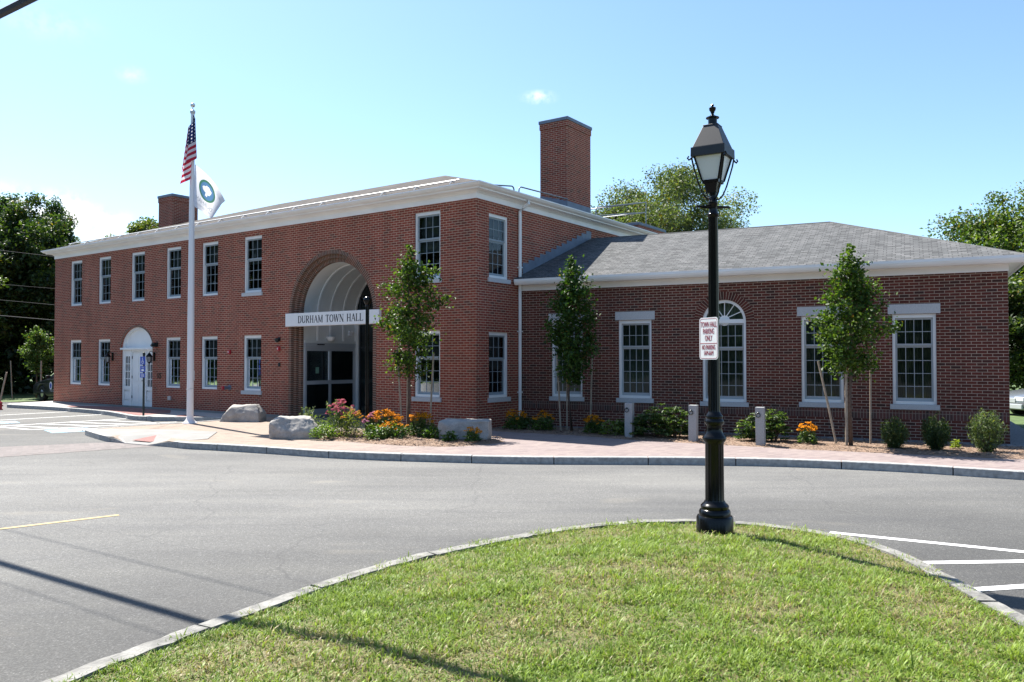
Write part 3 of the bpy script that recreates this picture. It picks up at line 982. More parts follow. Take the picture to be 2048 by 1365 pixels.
# snow guard rail along the main front slope
sg = B().tube([(-XM + 0.7, 0.22, 6.405 + 0.62 * 0.339 + 0.075), (-0.75, 0.22, 6.405 + 0.62 * 0.339 + 0.075)], 0.020, 6)
sg = sg.build('snow_guard', M_rail_w, hall, F_MAIN)
for i in range(17):
    x = -XM + 0.9 + i * (XM - 1.9) / 16
    z = 6.405 + 0.62 * 0.339
    B().tube([(x, 0.22, z + 0.07), (x, 0.10, z - 0.05)], 0.014, 5).tube([(x, 0.22, z + 0.06), (x, 0.34, z + 0.035)], 0.012, 5).build('bracket', M_rail_w, sg)
# roof access rails
F = F_MAIN


def roofrail(pts, m=M_rail, r=0.022):
    return B().tube(pts, r, 8).build('roof_rail', m, hall, F_MAIN, smooth=True)


def bend(a, b, c, r=0.14):
    """a -> b -> c with a rounded corner at b"""
    a, b, c = Vector(a), Vector(b), Vector(c)
    p0 = b + (a - b).normalized() * r; p1 = b + (c - b).normalized() * r
    return [a, p0] + [p0 * (1 - t) ** 2 + b * 2 * t * (1 - t) + p1 * t * t for t in (0.25, 0.5, 0.75)] + [p1, c]


roofrail(bend((-1.0, 1.75, 6.86), (-1.0, 3.15, 7.06), (-1.0, 3.2, 6.5)))
roofrail(bend((-1.0, 3.42, 6.5), (-1.0, 3.42, 7.10), (-1.0, 6.3, 7.18)))
roofrail(bend((-1.0, 8.2, 6.6), (-1.0, 8.2, 7.20), (-1.0, 12.2, 8.02)))
roofrail([(-1.0, 8.2, 6.90), (-1.0, 12.2, 7.62)])
roofrail(bend((-1.0, 12.3, 6.8), (-1.0, 12.3, 8.04), (0.3, 16.0, 8.2)) if False else [(-1.0, 12.25, 6.8), (-1.0, 12.25, 8.03)])
roofrail([(-1.0, 12.25, 8.03), (-4.0, 12.25, 8.03)])
roofrail([(-1.0, 12.25, 7.63), (-4.0, 12.25, 7.63)])

# downspout with its two-bend elbow
ds = [(1.98, -0.33, 6.30), (1.98, -0.33, 6.20), (1.96, -0.16, 6.09), (1.94, -0.06, 6.0), (1.94, -0.06, 5.9), (1.94, -0.06, 0.25)]
o = B().tube(ds, 0.047, 8).build('downspout', M_white, hall, F_SIDE, smooth=True)
for z in (0.9, 2.6, 4.4):
    B().box(1.88, 2.0, -0.115, 0.0, z, z + 0.03).build('strap', M_white, o, F_SIDE)

# ------------------------------------------------------------------ portal interior
RV = PR - 0.340
vb = B()
Y0, Y1 = 0.305, 2.62
pts = [(-1, 0, 0.0)]
outl = []
n = 32
outl.append((PX + RV + 0.01, 0.0))
for i in range(n + 1):
    a = math.pi * i / n
    outl.append((PX + (RV + 0.01) * math.cos(a), PZ + (RV + 0.01) * math.sin(a)))
outl.append((PX - RV - 0.01, 0.0))
for i in range(len(outl) - 1):
    (xa, za), (xb, zb) = outl[i], outl[i + 1]
    vb.face([(xa, Y0, za), (xb, Y0, zb), (xb, Y1, zb), (xa, Y1, za)])
vault = vb.build('portal_vault', M_vault, hall, F_MAIN, smooth=True, recalc=False)
for yr in (0.87, 1.41, 1.97, 2.52):
    rb = B()
    pr = [(math.cos(math.pi * i / 28), math.sin(math.pi * i / 28)) for i in range(29)]
    pp = [(1, -1)] + pr + [(-1, -1)]
    for i in range(len(pp) - 1):
        Q = []
        for (c, s) in (pp[i], pp[i + 1]):
            for r, y in ((RV - 0.022, yr - 0.03), (RV - 0.022, yr + 0.03), (RV + 0.005, yr + 0.03), (RV + 0.005, yr - 0.03)):
                z = PZ + r * s if s >= 0 else 2.42
                Q.append(rb.bm.verts.new((PX + r * c, y, z)))
        for j in range(4):
            rb.bm.faces.new((Q[j], Q[(j + 1) % 4], Q[4 + (j + 1) % 4], Q[4 + j]))
    rb.build('vault_rib', M_white, vault, F_MAIN)
xl = PX - RV
B().box(xl - 0.005, xl + 0.05, Y0 + 0.01, Y1, 2.36, 2.43).build('ledge', M_vault, vault, F_MAIN)
# sliding doors on the left wall of the porch
dr = B()
dx0, dx1 = xl - 0.004, xl + 0.05
for (ya, yb) in ((0.34, 0.40), (1.33, 1.42), (2.40, 2.50)):
    dr.box(dx0, dx1, ya, yb, 0.10, 2.20)
for (za, zb) in ((0.10, 0.24), (1.03, 1.15), (2.10, 2.20)):
    for (ya, yb) in ((0.40, 1.33), (1.42, 2.40)):
        dr.box(dx0, dx1 - 0.004, ya, yb, za, zb)
dr.box(dx0, dx1 + 0.02, 0.32, 2.50, 2.205, 2.355)
door = dr.build('sliding_door', M_alu, hall, F_MAIN)
g = B()
for (ya, yb) in ((0.40, 1.33), (1.42, 2.40)):
    for (za, zb) in ((0.24, 1.03), (1.15, 2.10)):
        g.face([(xl + 0.02, ya, za), (xl + 0.02, yb, za), (xl + 0.02, yb, zb), (xl + 0.02, ya, zb)])
g.build('glass', M_glass, door, F_MAIN)
B().box(xl + 0.003, xl + 0.006, 0.38, 2.45, 0.1, 2.2).build('lobby', M_dark, door, F_MAIN)
B().box(xl + 0.068, xl + 0.085, 0.80, 1.10, 2.29, 2.32).build('sensor', M_black, door, F_MAIN)
B().box(xl + 0.021, xl + 0.024, 0.78, 0.92, 1.38, 1.58).build('door_notice', mat('notice_green', (0.16, 0.30, 0.22), 0.6), door, F_MAIN)
# porch post, back glazing, floor, lights
B().box(xl, xl + 0.16, 2.50, 2.62, 0.0, PZ + 0.2).build('porch_post', M_vault, hall, F_MAIN)
gz = B()
gz.face([(x, Y1 - 0.02, z) for (x, z) in outl])
gz = gz.build('porch_glazing', M_dark, hall, F_MAIN)
gf = B()
for x in (xl + 0.17, xl + 0.8, PX + 0.1, PX + 0.85, PX + RV - 0.05):
    gf.box(x, x + 0.05, Y1 - 0.08, Y1 - 0.025, 0.0, PZ + math.sqrt(max(0.05, RV ** 2 - (x - PX) ** 2)))
for z in (0.0, 2.2, 3.2):
    gf.box(xl + 0.22, PX + RV, Y1 - 0.075, Y1 - 0.03, z, z + 0.05)
gf.build('mullion', mat('bronze_frame', (0.03, 0.035, 0.04), 0.4), gz, F_MAIN)
g = B()
g.face([(x, Y1 - 0.045, z) for (x, z) in outl])
g.build('glass', M_glass, gz, F_MAIN)
B().box(PX - PR, PX + PR, 0.0, Y1, -0.05, 0.02).build('porch_floor', mat('porch_slate', (0.10, 0.10, 0.105), 0.8), hall, F_MAIN)
o = B().lathe([(0.02, 0), (0.10, 0.02), (0.14, 0.10), (0.15, 0.14), (0.14, 0.15)], 16).build('porch_light', M_signw, hall, F_MAIN @ T(xl + 0.10, 1.35, 2.42), smooth=True)
o = B().box(-0.03, 0.03, -0.07, 0.07, 0.0, 0.10).build('emergency_light', M_signw, hall, F_MAIN @ T(xl + 0.04, 2.25, 2.62))
for dy in (-0.05, 0.05):
    B().lathe([(0.02, -0.02), (0.045, 0.0), (0.045, 0.04), (0.01, 0.05)], 10, Matrix.Translation((0.03, dy, 0.12))).build('lamp_head', M_signw, o)

# ------------------------------------------------------------------ stone name sign with cut serif letters
SX0, SX1, SZ0, SZ1 = -7.50, -3.42, 2.86, 3.265
name = B().box(SX0, SX1, -0.10, 0.19, SZ0, SZ1).build('name_sign', M_granite_sign, hall, F_MAIN, bevel=0.006)


def serif_text(b, s, x0, h, z0, y, width, only=None):
    """thick and thin strokes with slab serifs; letters laid out over the given width"""
    T_, t_ = 0.17 * h, 0.07 * h

    def bar(ax, az, bx, bz, w):
        d = Vector((bx - ax, 0, bz - az)); L_ = d.length
        if L_ < 1e-6:
            return
        nrm = Vector((-d.z, 0, d.x)) / L_ * w / 2
        a_, c_ = Vector((ax, 0, az)), Vector((bx, 0, bz))
        P = [a_ + nrm, a_ - nrm, c_ - nrm, c_ + nrm]
        fr = [b.bm.verts.new((p.x, y, p.z)) for p in P]; bk = [b.bm.verts.new((p.x, y + 0.02, p.z)) for p in P]
        b.bm.faces.new(fr); b.bm.faces.new(bk[::-1])
        for i in range(4):
            j = (i + 1) % 4
            b.bm.faces.new((fr[i], bk[i], bk[j], fr[j]))

    G = {'D': 0.74, 'U': 0.74, 'R': 0.70, 'H': 0.78, 'A': 0.74, 'M': 0.92, 'T': 0.66, 'O': 0.76, 'W': 1.0, 'N': 0.80, 'L': 0.62, ' ': 0.42}
    gap = 0.10
    tot = sum(G[c] + gap for c in s) - gap
    k = width / tot
    x = x0
    wi_ = 0
    for c in s:
        w = G[c] * k
        if c == ' ':
            wi_ += 1
        if only is not None and wi_ != only:
            x += w + gap * k
            continue

        def v(fx, wd=T_, z_a=0.0, z_b=1.0, ser=True):
            X = x + fx * w
            bar(X, z0 + z_a * h, X, z0 + z_b * h, wd)
            if ser:
                for zz in (z_a, z_b):
                    if zz in (0.0, 1.0):
                        bar(X - 0.13 * h, z0 + zz * h, X + 0.13 * h, z0 + zz * h, 0.05 * h)

        def dg(fx0, fz0, fx1, fz1, wd):
            bar(x + fx0 * w, z0 + fz0 * h, x + fx1 * w, z0 + fz1 * h, wd)

        def arc(cx, cz, rx, rz, a0, a1, wmin=t_, wmax=T_):
            N_ = 14
            for i in range(N_):
                p0 = math.radians(a0 + (a1 - a0) * i / N_); p1 = math.radians(a0 + (a1 - a0) * (i + 1) / N_)
                wd = wmin + (wmax - wmin) * abs(math.cos((p0 + p1) / 2))
                dg(cx + rx * math.cos(p0), cz + rz * math.sin(p0), cx + rx * math.cos(p1), cz + rz * math.sin(p1), wd)

        if c == 'D':
            v(0.18); dg(0.18, 0.98, 0.5, 0.98, t_); dg(0.18, 0.02, 0.5, 0.02, t_); arc(0.48, 0.5, 0.42, 0.48, -90, 90)
        elif c == 'U':
            v(0.16, T_, 0.3, 1.0); v(0.84, t_, 0.3, 1.0); arc(0.5, 0.32, 0.34, 0.30, 180, 360)
        elif c == 'R':
            v(0.18); dg(0.18, 0.98, 0.5, 0.98, t_); dg(0.18, 0.5, 0.5, 0.5, t_); arc(0.48, 0.74, 0.32, 0.24, -90, 90); dg(0.45, 0.5, 0.9, 0.0, T_ * 0.9); dg(0.82, 0.0, 1.0, 0.0, 0.05 * h)
        elif c == 'H':
            v(0.18); v(0.82); dg(0.18, 0.5, 0.82, 0.5, t_)
        elif c == 'A':
            dg(0.08, 0, 0.5, 1.0, t_); dg(0.5, 1.0, 0.9, 0, T_); dg(0.25, 0.36, 0.75, 0.36, t_); dg(-0.04, 0, 0.22, 0, 0.05 * h); dg(0.74, 0, 1.04, 0, 0.05 * h)
        elif c == 'M':
            v(0.12, t_); v(0.88, T_); dg(0.12, 1, 0.5, 0.05, T_); dg(0.5, 0.05, 0.88, 1, t_)
        elif c == 'T':
            v(0.5); dg(0.0, 0.98, 1.0, 0.98, t_); dg(0.02, 0.82, 0.02, 1.0, t_); dg(0.98, 0.82, 0.98, 1.0, t_)
        elif c == 'O':
            arc(0.5, 0.5, 0.42, 0.5, 0, 360)
        elif c == 'W':
            dg(0.06, 1, 0.27, 0, T_); dg(0.27, 0, 0.5, 1, t_); dg(0.5, 1, 0.73, 0, T_); dg(0.73, 0, 0.95, 1, t_)
            for fx in (0.06, 0.5, 0.95):
                dg(fx - 0.1, 1, fx + 0.1, 1, 0.05 * h)
        elif c == 'N':
            v(0.14, t_); v(0.86, t_); dg(0.14, 1, 0.86, 0, T_)
        elif c == 'L':
            v(0.2); dg(0.2, 0.02, 0.95, 0.02, t_); dg(0.96, 0.0, 0.96, 0.22, t_)
        x += w + gap * k
    return b


for wi in range(3):
    serif_text(B(), 'DURHAM TOWN HALL', -6.90, 0.215, 2.955, -0.103, 2.84, wi).build('lettering', M_letter, name, F_MAIN, recalc=False)

# ------------------------------------------------------------------ white side entrance
yd = 0.10
e = B()
out = arch(DX, DR, 0.02, DZ, b=DB)
e.face([(x, yd + 0.06, z) for x, z in out])
entr = e.build('entrance_door', M_white, hall, F_MAIN)
fb = B()
for (xa, xb) in ((DX - DR, DX - DR + 0.10), (DX + DR - 0.10, DX + DR), (DX - 0.545, DX - 0.475), (DX + 0.475, DX + 0.545)):
    fb.box(xa, xb, yd - 0.03, yd + 0.06, 0.02, 2.20)
fb.box(DX - DR - 0.05, DX + DR - 0.002, yd - 0.11, yd + 0.06, 2.20, 2.27)
fb.box(DX - 0.475, DX + 0.475, yd - 0.02, yd + 0.06, 2.12, 2.20)
for sgn in (-1, 1):
    xa, xb = sorted((DX + sgn * 0.545, DX + sgn * (DR - 0.10)))
    fb.box(xa, xb, yd - 0.01, yd + 0.06, 0.02, 0.25)
    fb.box(xa, xb, yd - 0.01, yd + 0.06, 0.66, 0.80)
    fb.box(xa, xb, yd - 0.01, yd + 0.06, 1.94, 2.20)
    fb.box(xa + 0.04, xb - 0.04, yd + 0.0, yd + 0.06, 0.30, 0.61)
    fb.box(xa, xa + 0.06, yd - 0.01, yd + 0.06, 0.8, 1.94); fb.box(xb - 0.06, xb, yd - 0.01, yd + 0.06, 0.8, 1.94)
    fb.box((xa + xb) / 2 - 0.012, (xa + xb) / 2 + 0.012, yd, yd + 0.06, 0.8, 1.94)
    for k in range(1, 4):
        z = 0.8 + 1.14 * k / 4
        fb.box(xa, xb, yd + 0.002, yd + 0.058, z - 0.014, z + 0.014)
fb.build('door_frame', M_white, entr, F_MAIN)
tb = B()
n = 24
for i in range(n):
    a0, a1 = math.pi * i / n, math.pi * (i + 1) / n
    Q = []
    for y in (yd - 0.03, yd + 0.06):
        for (k, a) in ((0.0, a0), (0.085, a0), (0.085, a1), (0.0, a1)):
            Q.append(tb.bm.verts.new((DX + (DR - k) * math.cos(a), y, DZ + 0.02 + (DB - 0.02 - k) * math.sin(a))))
    for f in ((0, 1, 2, 3), (1, 5, 6, 2), (0, 3, 7, 4)):
        tb.bm.faces.new([Q[j] for j in f])
tb.build('tympanum_trim', M_white, entr, F_MAIN)
lf = B()
lf.box(DX - 0.47, DX + 0.47, yd + 0.02, yd + 0.055, 0.03, 2.115)
for (xa, xb) in ((DX - 0.36, DX - 0.05), (DX + 0.05, DX + 0.36)):
    for (za, zb) in ((0.20, 0.85), (1.0, 1.95)):
        lf.box(xa, xb, yd + 0.008, yd + 0.03, za, zb)
lf.build('door_leaf', M_white, entr, F_MAIN, bevel=0.006)
M_side = mat('sidelight', (0.05, 0.06, 0.06), 0.08, spec=0.7)
for sgn in (-1, 1):
    xa, xb = sorted((DX + sgn * 0.605, DX + sgn * (DR - 0.16)))
    B().box(xa, xb, yd + 0.035, yd + 0.045, 0.8, 1.94).build('sidelight_glass', M_side, entr, F_MAIN)
B().tube([(DX + 0.30, yd - 0.01, 1.02), (DX + 0.30, yd - 0.05, 1.02), (DX + 0.42, yd - 0.05, 1.02)], 0.012, 6).build('door_handle', M_blackm, entr, F_MAIN)
for z in (0.35, 1.1, 1.85):
    B().box(DX - 0.49, DX - 0.465, yd - 0.005, yd + 0.02, z, z + 0.1).build('hinge', M_blackm, entr, F_MAIN)


def wall_lantern(F, x, z):
    m = F @ T(x, -0.02, z)
    b = B()
    b.box(-0.05, 0.05, -0.005, 0.02, -0.16, 0.16)
    b.tube([(0, 0, 0.10), (0, -0.10, 0.20), (0, -0.18, 0.17), (0, -0.19, 0.12)], 0.012, 6)
    b.tube([(0, 0, -0.10), (0, -0.08, -0.14), (0, -0.14, -0.08)], 0.010, 6)
    b.lathe([(0.01, 0.14), (0.04, 0.12), (0.11, 0.02), (0.115, 0.0), (0.10, -0.01)], 12, Matrix.Translation((0, -0.19, 0)))
    b.lathe([(0.055, -0.21), (0.065, -0.20), (0.03, -0.25), (0.012, -0.29)], 12, Matrix.Translation((0, -0.19, 0)))
    for k in range(6):
        a = k * math.pi / 3
        b.tube([(0.098 * math.cos(a), -0.19 + 0.098 * math.sin(a), 0), (0.06 * math.cos(a), -0.19 + 0.06 * math.sin(a), -0.21)], 0.008, 5)
    o = b.build('wall_lantern', M_black, hall, m)
    B().lathe([(0.056, -0.20), (0.09, -0.005)], 12, Matrix.Translation((0, -0.19, 0))).build('lantern_glass', mat('lantern_pane', (0.30, 0.31, 0.31), 0.2), o)


wall_lantern(F_MAIN, -17.88, 1.93)
wall_lantern(F_MAIN, -14.98, 1.93)
B().box(-0.09, 0.09, -0.16, 0, -0.07, 0.08).tube([(0, -0.16, 0.0), (0, -0.22, -0.04)], 0.05, 8).build('floodlight', M_blackm, hall, F_MAIN @ T(-14.84, -0.002, 2.36), bevel=0.01)
me = text_mesh('15', 0.30, 0.01)
finish('house_number', me, M_blackm, hall, F_MAIN @ T(-14.66, -0.012, 1.22))
o = B().box(-0.09, 0.09, -0.05, 0, -0.07, 0.07).build('outlet_box', M_alu, hall, F_MAIN @ T(-13.96, 0, 0.43), bevel=0.008)
for x, z in ((-10.45, 2.08), (-7.90, 2.17)):
    o = B().box(-0.06, 0.06, -0.06, 0, -0.07, 0.07).build('fire_strobe', M_redp, hall, F_MAIN @ T(x, 0, z), bevel=0.008)
    B().box(-0.03, 0.0, -0.075, -0.058, -0.025, 0.025).build('strobe_lens', M_signw, o)
o = B().box(-0.05, 0.05, -0.03, 0, -0.03, 0.09).lathe([(0.03, 0.07), (0.075, 0.05), (0.075, 0.0), (0.06, -0.05), (0.02, -0.075)], 14, Matrix.Translation((0, -0.09, 0.0))).build('dome_camera', M_blackm, hall, F_MAIN @ T(-7.90, 0, 2.44), smooth=True)
B().box(-0.04, 0.04, -0.04, 0, -0.06, 0.06).build('key_box', M_blackm, hall, F_MAIN @ T(-7.88, 0, 1.66), bevel=0.006)
o = B().lathe([(0.09, 0), (0.09, 0.02), (0.05, 0.03), (0.05, 0.16), (0.065, 0.17), (0.065, 0.24)], 14, Matrix.Rotation(math.pi / 2, 4, 'X')).build('hose_connection', M_lead, hall, F_MAIN @ T(-10.46, 0, 0.88), smooth=True)
B().lathe([(0.068, 0.24), (0.068, 0.28), (0.02, 0.30)], 12, Matrix.Rotation(math.pi / 2, 4, 'X')).build('connection_cap', M_redp, o, smooth=True)

# ------------------------------------------------------------------ ground, road, paving


def flat_mesh(name, poly, z):
    P = [Vector((p[0], p[1])) for p in poly]
    if sum(P[i].cross(P[(i + 1) % len(P)]) for i in range(len(P))) < 0:
        P = P[::-1]
    n_ = len(P)
    vs, _, fs, _, _, _ = delaunay_2d_cdt(P, [], [list(range(n_))], 1, 1e-6)
    me = bpy.data.meshes.new(name)
    me.from_pydata([(v.x, v.y, z) for v in vs], [], [tuple(f) for f in fs])
    bm = bmesh.new(); bm.from_mesh(me)
    bm.normal_update()
    for q in bm.faces:
        if q.normal.z < 0:
            q.normal_flip()
    bm.to_mesh(me); bm.free()
    return me


def sheet(name, poly, z, m, uv=False):
    me = flat_mesh(name, poly, z)
    o = finish(name, me, m)
    return structure(o)


def spline(pts, k=6):
    """Catmull-Rom through plan points"""
    P = [Vector((p[0], p[1])) for p in pts]
    out = []
    for i in range(len(P) - 1):
        p0, p1, p2, p3 = P[max(i - 1, 0)], P[i], P[i + 1], P[min(i + 2, len(P) - 1)]
        for t in [j / k for j in range(k)]:
            out.append(0.5 * ((2 * p1) + (p2 - p0) * t + (2 * p0 - 5 * p1 + 4 * p2 - p3) * t * t + (3 * p1 - p0 - 3 * p2 + p3) * t ** 3))
    out.append(P[-1])
    return [(v.x, v.y) for v in out]


ZR = -0.13
sheet('ground', [(-1500, -1500), (1500, -1500), (1500, 1500), (-1500, 1500)], -0.30, M_earth)
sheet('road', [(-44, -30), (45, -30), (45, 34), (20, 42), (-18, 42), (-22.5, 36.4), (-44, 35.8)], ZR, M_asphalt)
M_lawn = mat('far_lawn', (0.065, 0.105, 0.025), 0.9, var=0.35, vscale=4, bump=0.6, bscale=30)
sheet('lawn', [(-110, -40), (-43.5, -40), (-43.5, 35.9), (-22.9, 36.6), (-19, 42.2), (14, 44), (14, 120), (-110, 120)], -0.124, M_lawn)
sheet('lawn', [(13.2, 21.0), (15.0, 19.9), (16.2, 24.0), (45, 40), (45, 110), (14.2, 110)], -0.075, M_lawn)

kerb_r = spline([(-7.75, 18.05), (-7.18, 17.62), (-6.43, 17.32), (-5.03, 16.68), (-3.84, 16.08), (-2.57, 15.63), (-1.18, 15.31), (0.24, 15.07), (2.11, 15.0), (3.5, 14.92), (4.93, 14.72), (6.04, 14.35), (7.0, 13.92), (7.75, 13.46), (8.35, 13.09), (9.6, 12.1), (11.5, 10.4), (14.0, 7.9), (17.0, 4.6)], 5)
tip = [(-8.3, 25.3), (-8.7, 24.3), (-9.38, 23.36), (-10.1, 22.55), (-10.72, 21.85), (-11.08, 21.35), (-11.12, 20.95), (-10.94, 20.61), (-9.84, 19.30), (-9.45, 19.0)]
tip = spline(tip, 4)
ramp_low = [(-9.0, 18.72), (-8.3, 18.30)]
plaza = tip + ramp_low + kerb_r + [(19, 6.2), (19, 9.0), (13, 13.4), (12.0, 22), (1, 24), (0, 23.5), (-9.5, 29.5), (-9.0, 27.5)]
# forecourt paving: flat but dipping to the road at the ramp
me = flat_mesh('pavement', plaza, 0.0)
for v in me.vertices:
    if min((v.co.x + 9.0) ** 2 + (v.co.y - 18.72) ** 2, (v.co.x + 8.3) ** 2 + (v.co.y - 18.3) ** 2) < 0.02:
        v.co.z = -0.115
structure(finish('pavement', me, M_pave))
# concrete ramp with tactile pad
ramp = [(-9.62, 19.08, -0.02), (-9.0, 18.70, -0.118), (-8.3, 18.27, -0.118), (-7.72, 18.0, -0.02), (-7.0, 18.45, 0.006), (-7.42, 20.2, 0.008), (-8.8, 20.85, 0.008), (-10.93, 21.1, 0.008), (-11.0, 20.8, 0.008), (-10.85, 20.52, 0.004), (-10.2, 19.72, 0.002)]
bm = bmesh.new()
cen = bm.verts.new((-8.7, 19.6, 0.0))
vs = [bm.verts.new(p) for p in ramp]
for i in range(len(vs)):
    bm.faces.new((vs[i], vs[(i + 1) % len(vs)], cen))
bmesh.ops.recalc_face_normals(bm, faces=bm.faces[:])
for q in bm.faces:
    if q.normal.z < 0:
        q.normal_flip()
for v in bm.verts:
    v.co.z += 0.006
me = bpy.data.meshes.new('ramp'); bm.to_mesh(me); bm.free()
structure(finish('ramp', me, M_concrete))
pv = [(-8.95, 18.88, -0.086), (-8.35, 18.52, -0.090), (-7.98, 19.14, -0.024), (-8.58, 19.50, -0.014)]
me = bpy.data.meshes.new('tactile_paving'); me.from_pydata([(x, y, z + 0.022) for x, y, z in pv], [], [(0, 1, 2, 3)])
structure(finish('tactile_paving', me, M_pad))

walk = spline([(-20.75, 33.6), (-20.6, 32.7), (-20.1, 32.2), (-17.8, 30.85), (-14.7, 28.55), (-13.2, 27.0), (-12.2, 25.85), (-11.2, 25.45), (-10.0, 25.35), (-8.9, 25.2)], 4)
sheet('walkway', walk + [(-8.2, 25.3), (-8.0, 27), (-18.6, 35), (-20.2, 35.2)], -0.002, M_concwalk)
sheet('brick_apron', [(-17.64, 31.52), (-15.15, 30.95), (-12.3, 28.9), (-11.6, 27.2), (-12.2, 26.15), (-13.0, 27.05), (-14.6, 28.72), (-16.4, 30.1)], 0.004, M_pave_dark)
sheet('tactile_paving', [(-10.83, 25.57), (-10.82, 26.5), (-9.74, 25.6), (-9.93, 25.42)], 0.005, M_pad)

def kerb_line(name, pts, h_top, h_bot, wdt, m, length=1.6, rough=0.0, gap=0.02):
    """granite kerb stones laid end to end along a plan line (travel with the road on the right)"""
    P = [Vector((p[0], p[1])) for p in pts]
    acc = [0.0]
    for i in range(1, len(P)):
        acc.append(acc[-1] + (P[i] - P[i - 1]).length)

    def at(s):
        s = min(max(s, 0), acc[-1])
        for i in range(1, len(P)):
            if s <= acc[i] + 1e-9:
                t = (s - acc[i - 1]) / max(acc[i] - acc[i - 1], 1e-9)
                return P[i - 1].lerp(P[i], t)
        return P[-1]
    b = B()
    s = 0.0
    while s < acc[-1] - 0.1:
        l = length * random.uniform(0.85, 1.15)
        e_ = min(s + l, acc[-1])
        ns = 12 if rough else 5
        seg = [at(s + gap / 2 + (e_ - s - gap) * i / ns) for i in range(ns + 1)]
        if rough:
            seg = [q + Vector((random.gauss(0, rough), random.gauss(0, rough))) * 0.5 for q in seg]
        dz = random.uniform(-0.004, 0.004)
        c = 0.012
        b.sweep([(q.x, q.y) for q in seg], [(0.0, h_bot), (0.0, h_top + dz - c), (-c, h_top + dz), (-wdt, h_top + dz), (-wdt, h_bot)])
        s = e_
    return structure(b.build(name, m))


kerb_line('kerb', kerb_r[2:], 0.012, -0.25, 0.13, M_kerb)
kerb_line('kerb', tip[:-2], 0.012, -0.25, 0.13, M_kerb, 1.0)
kerb_line('kerb', walk, 0.012, -0.25, 0.13, M_kerb)
# dropped kerb stones either side of and along the ramp mouth
b = B()
drop = [(-9.62, 19.12, 0.010), (-9.45, 19.0, -0.02), (-9.0, 18.70, -0.112), (-8.3, 18.28, -0.112), (-7.75, 18.03, -0.02), (-7.40, 17.78, 0.010)]
top_o = [Vector(p) for p in drop]
for i in range(len(drop) - 1):
    a_, c_ = top_o[i], top_o[i + 1]
    d_ = (c_ - a_); n_ = Vector((-d_.y, d_.x, 0)).normalized() * 0.13
    dn = Vector((0, 0, -0.3))
    ou = Vector((d_.y, -d_.x, 0)).normalized() * 0.012
    b.face([a_ + ou, c_ + ou, c_ + n_, a_ + n_]); b.face([a_ + ou, a_ + dn + ou, c_ + dn + ou, c_ + ou])
structure(b.build('dropped_kerb', M_kerb, recalc=True))

# crossing strip and painted lines
sheet('crossing', [(-9.05, 18.70), (-8.28, 18.24), (-9.2, 16.95), (-12.2, 12.6), (-14.2, 13.9), (-11.0, 17.4)] if False else [(-9.50, 19.02), (-8.05, 18.15), (-10.3, 16.1), (-16.5, 11.2), (-19.0, 12.9), (-11.8, 17.8)], ZR + 0.004, M_cross)


def stripe(name, a, b, w, m, z=ZR + 0.004):
    a, b = Vector(a), Vector(b)
    d = (b - a).normalized(); n_ = Vector((-d.y, d.x)) * w / 2
    return sheet(name, [a - n_, b - n_, b + n_, a + n_], z, m)


for a, b, w in (((-17.95, 28.09), (-16.61, 29.95), 0.13), ((-16.49, 25.81), (-14.52, 28.45), 0.13), ((-15.02, 23.52), (-12.6, 26.6), 0.13), ((-13.42, 22.36), (-10.5, 25.1), 0.13), ((-15.1, 23.42), (-13.42, 22.36), 0.13)):
    stripe('parking_line', a, b, w, M_markw)
for a, b in (((-14.95, 23.75), (-13.0, 22.9)), ((-14.45, 24.4), (-12.2, 23.6)), ((-13.9, 25.05), (-11.6, 24.2)), ((-13.3, 25.8), (-11.0, 24.75))):
    stripe('parking_line', a, b, 0.12, M_markw, ZR + 0.005)
stripe('parking_line', (-5.95 - 1.6, 9.35 - 1.38), (-4.98, 10.18), 0.09, M_marky)
stripe('parking_line', (3.62, 9.16), (6.5, 7.53), 0.115, M_markw)
stripe('parking_line', (3.93, 7.8), (7.01, 7.97), 0.115, M_markw)
stripe('parking_line', (3.92, 6.89), (6.22, 7.37), 0.115, M_markw)


def access_symbol(cx, cy, rz, s):
    """painted wheelchair symbol on a pale blue square"""
    m = T(cx, cy, 0, rz)
    pts = [m @ Vector((x * s, y * s, 0)) for x, y in ((-0.55, -0.6), (0.55, -0.6), (0.55, 0.6), (-0.55, 0.6))]
    sheet('access_marking', pts, ZR + 0.004, M_markb)
    b = B()
    for i in range(18):
        a0, a1 = math.radians(150 + 14 * i), math.radians(150 + 14 * (i + 1))
        b.face([(s * (r * math.cos(a)) - 0.03, s * (-0.12 + r * math.sin(a)), 0) for r, a in ((0.30, a0), (0.38, a0), (0.38, a1), (0.30, a1))])
    for x0, x1, y0, y1 in ((-0.1, 0.0, -0.05, 0.32), (-0.1, 0.25, -0.07, 0.02), (0.2, 0.28, -0.4, 0.0), (-0.1, 0.2, 0.12, 0.2), (-0.11, 0.03, 0.38, 0.52)):
        b.face([(s * x, s * y, 0) for x, y in ((x0, y0), (x1, y0), (x1, y1), (x0, y1))])
    structure(b.build('access_marking', M_markw, None, T(cx, cy, ZR + 0.008, rz)))


access_symbol(-12.2, 22.15, math.radians(40), 1.0)
access_symbol(-15.8, 24.8, math.radians(40), 0.8)

# planting beds
sheet('gravel_strip', [tuple((F_WING @ Vector((x, y, 0)))[:2]) for x, y in ((0.0, 0.02), (XW + 0.75, 0.02), (XW + 0.75, -0.75), (0.0, -0.55))], 0.006, M_gravel)
sheet('gravel_strip', [tuple((F_WING @ Vector((x, y, 0)))[:2]) for x, y in ((XW - 0.02, 0.0), (XW + 0.75, 0.0), (XW + 0.75, 8.0), (XW - 0.02, 8.0))], 0.006, M_gravel)


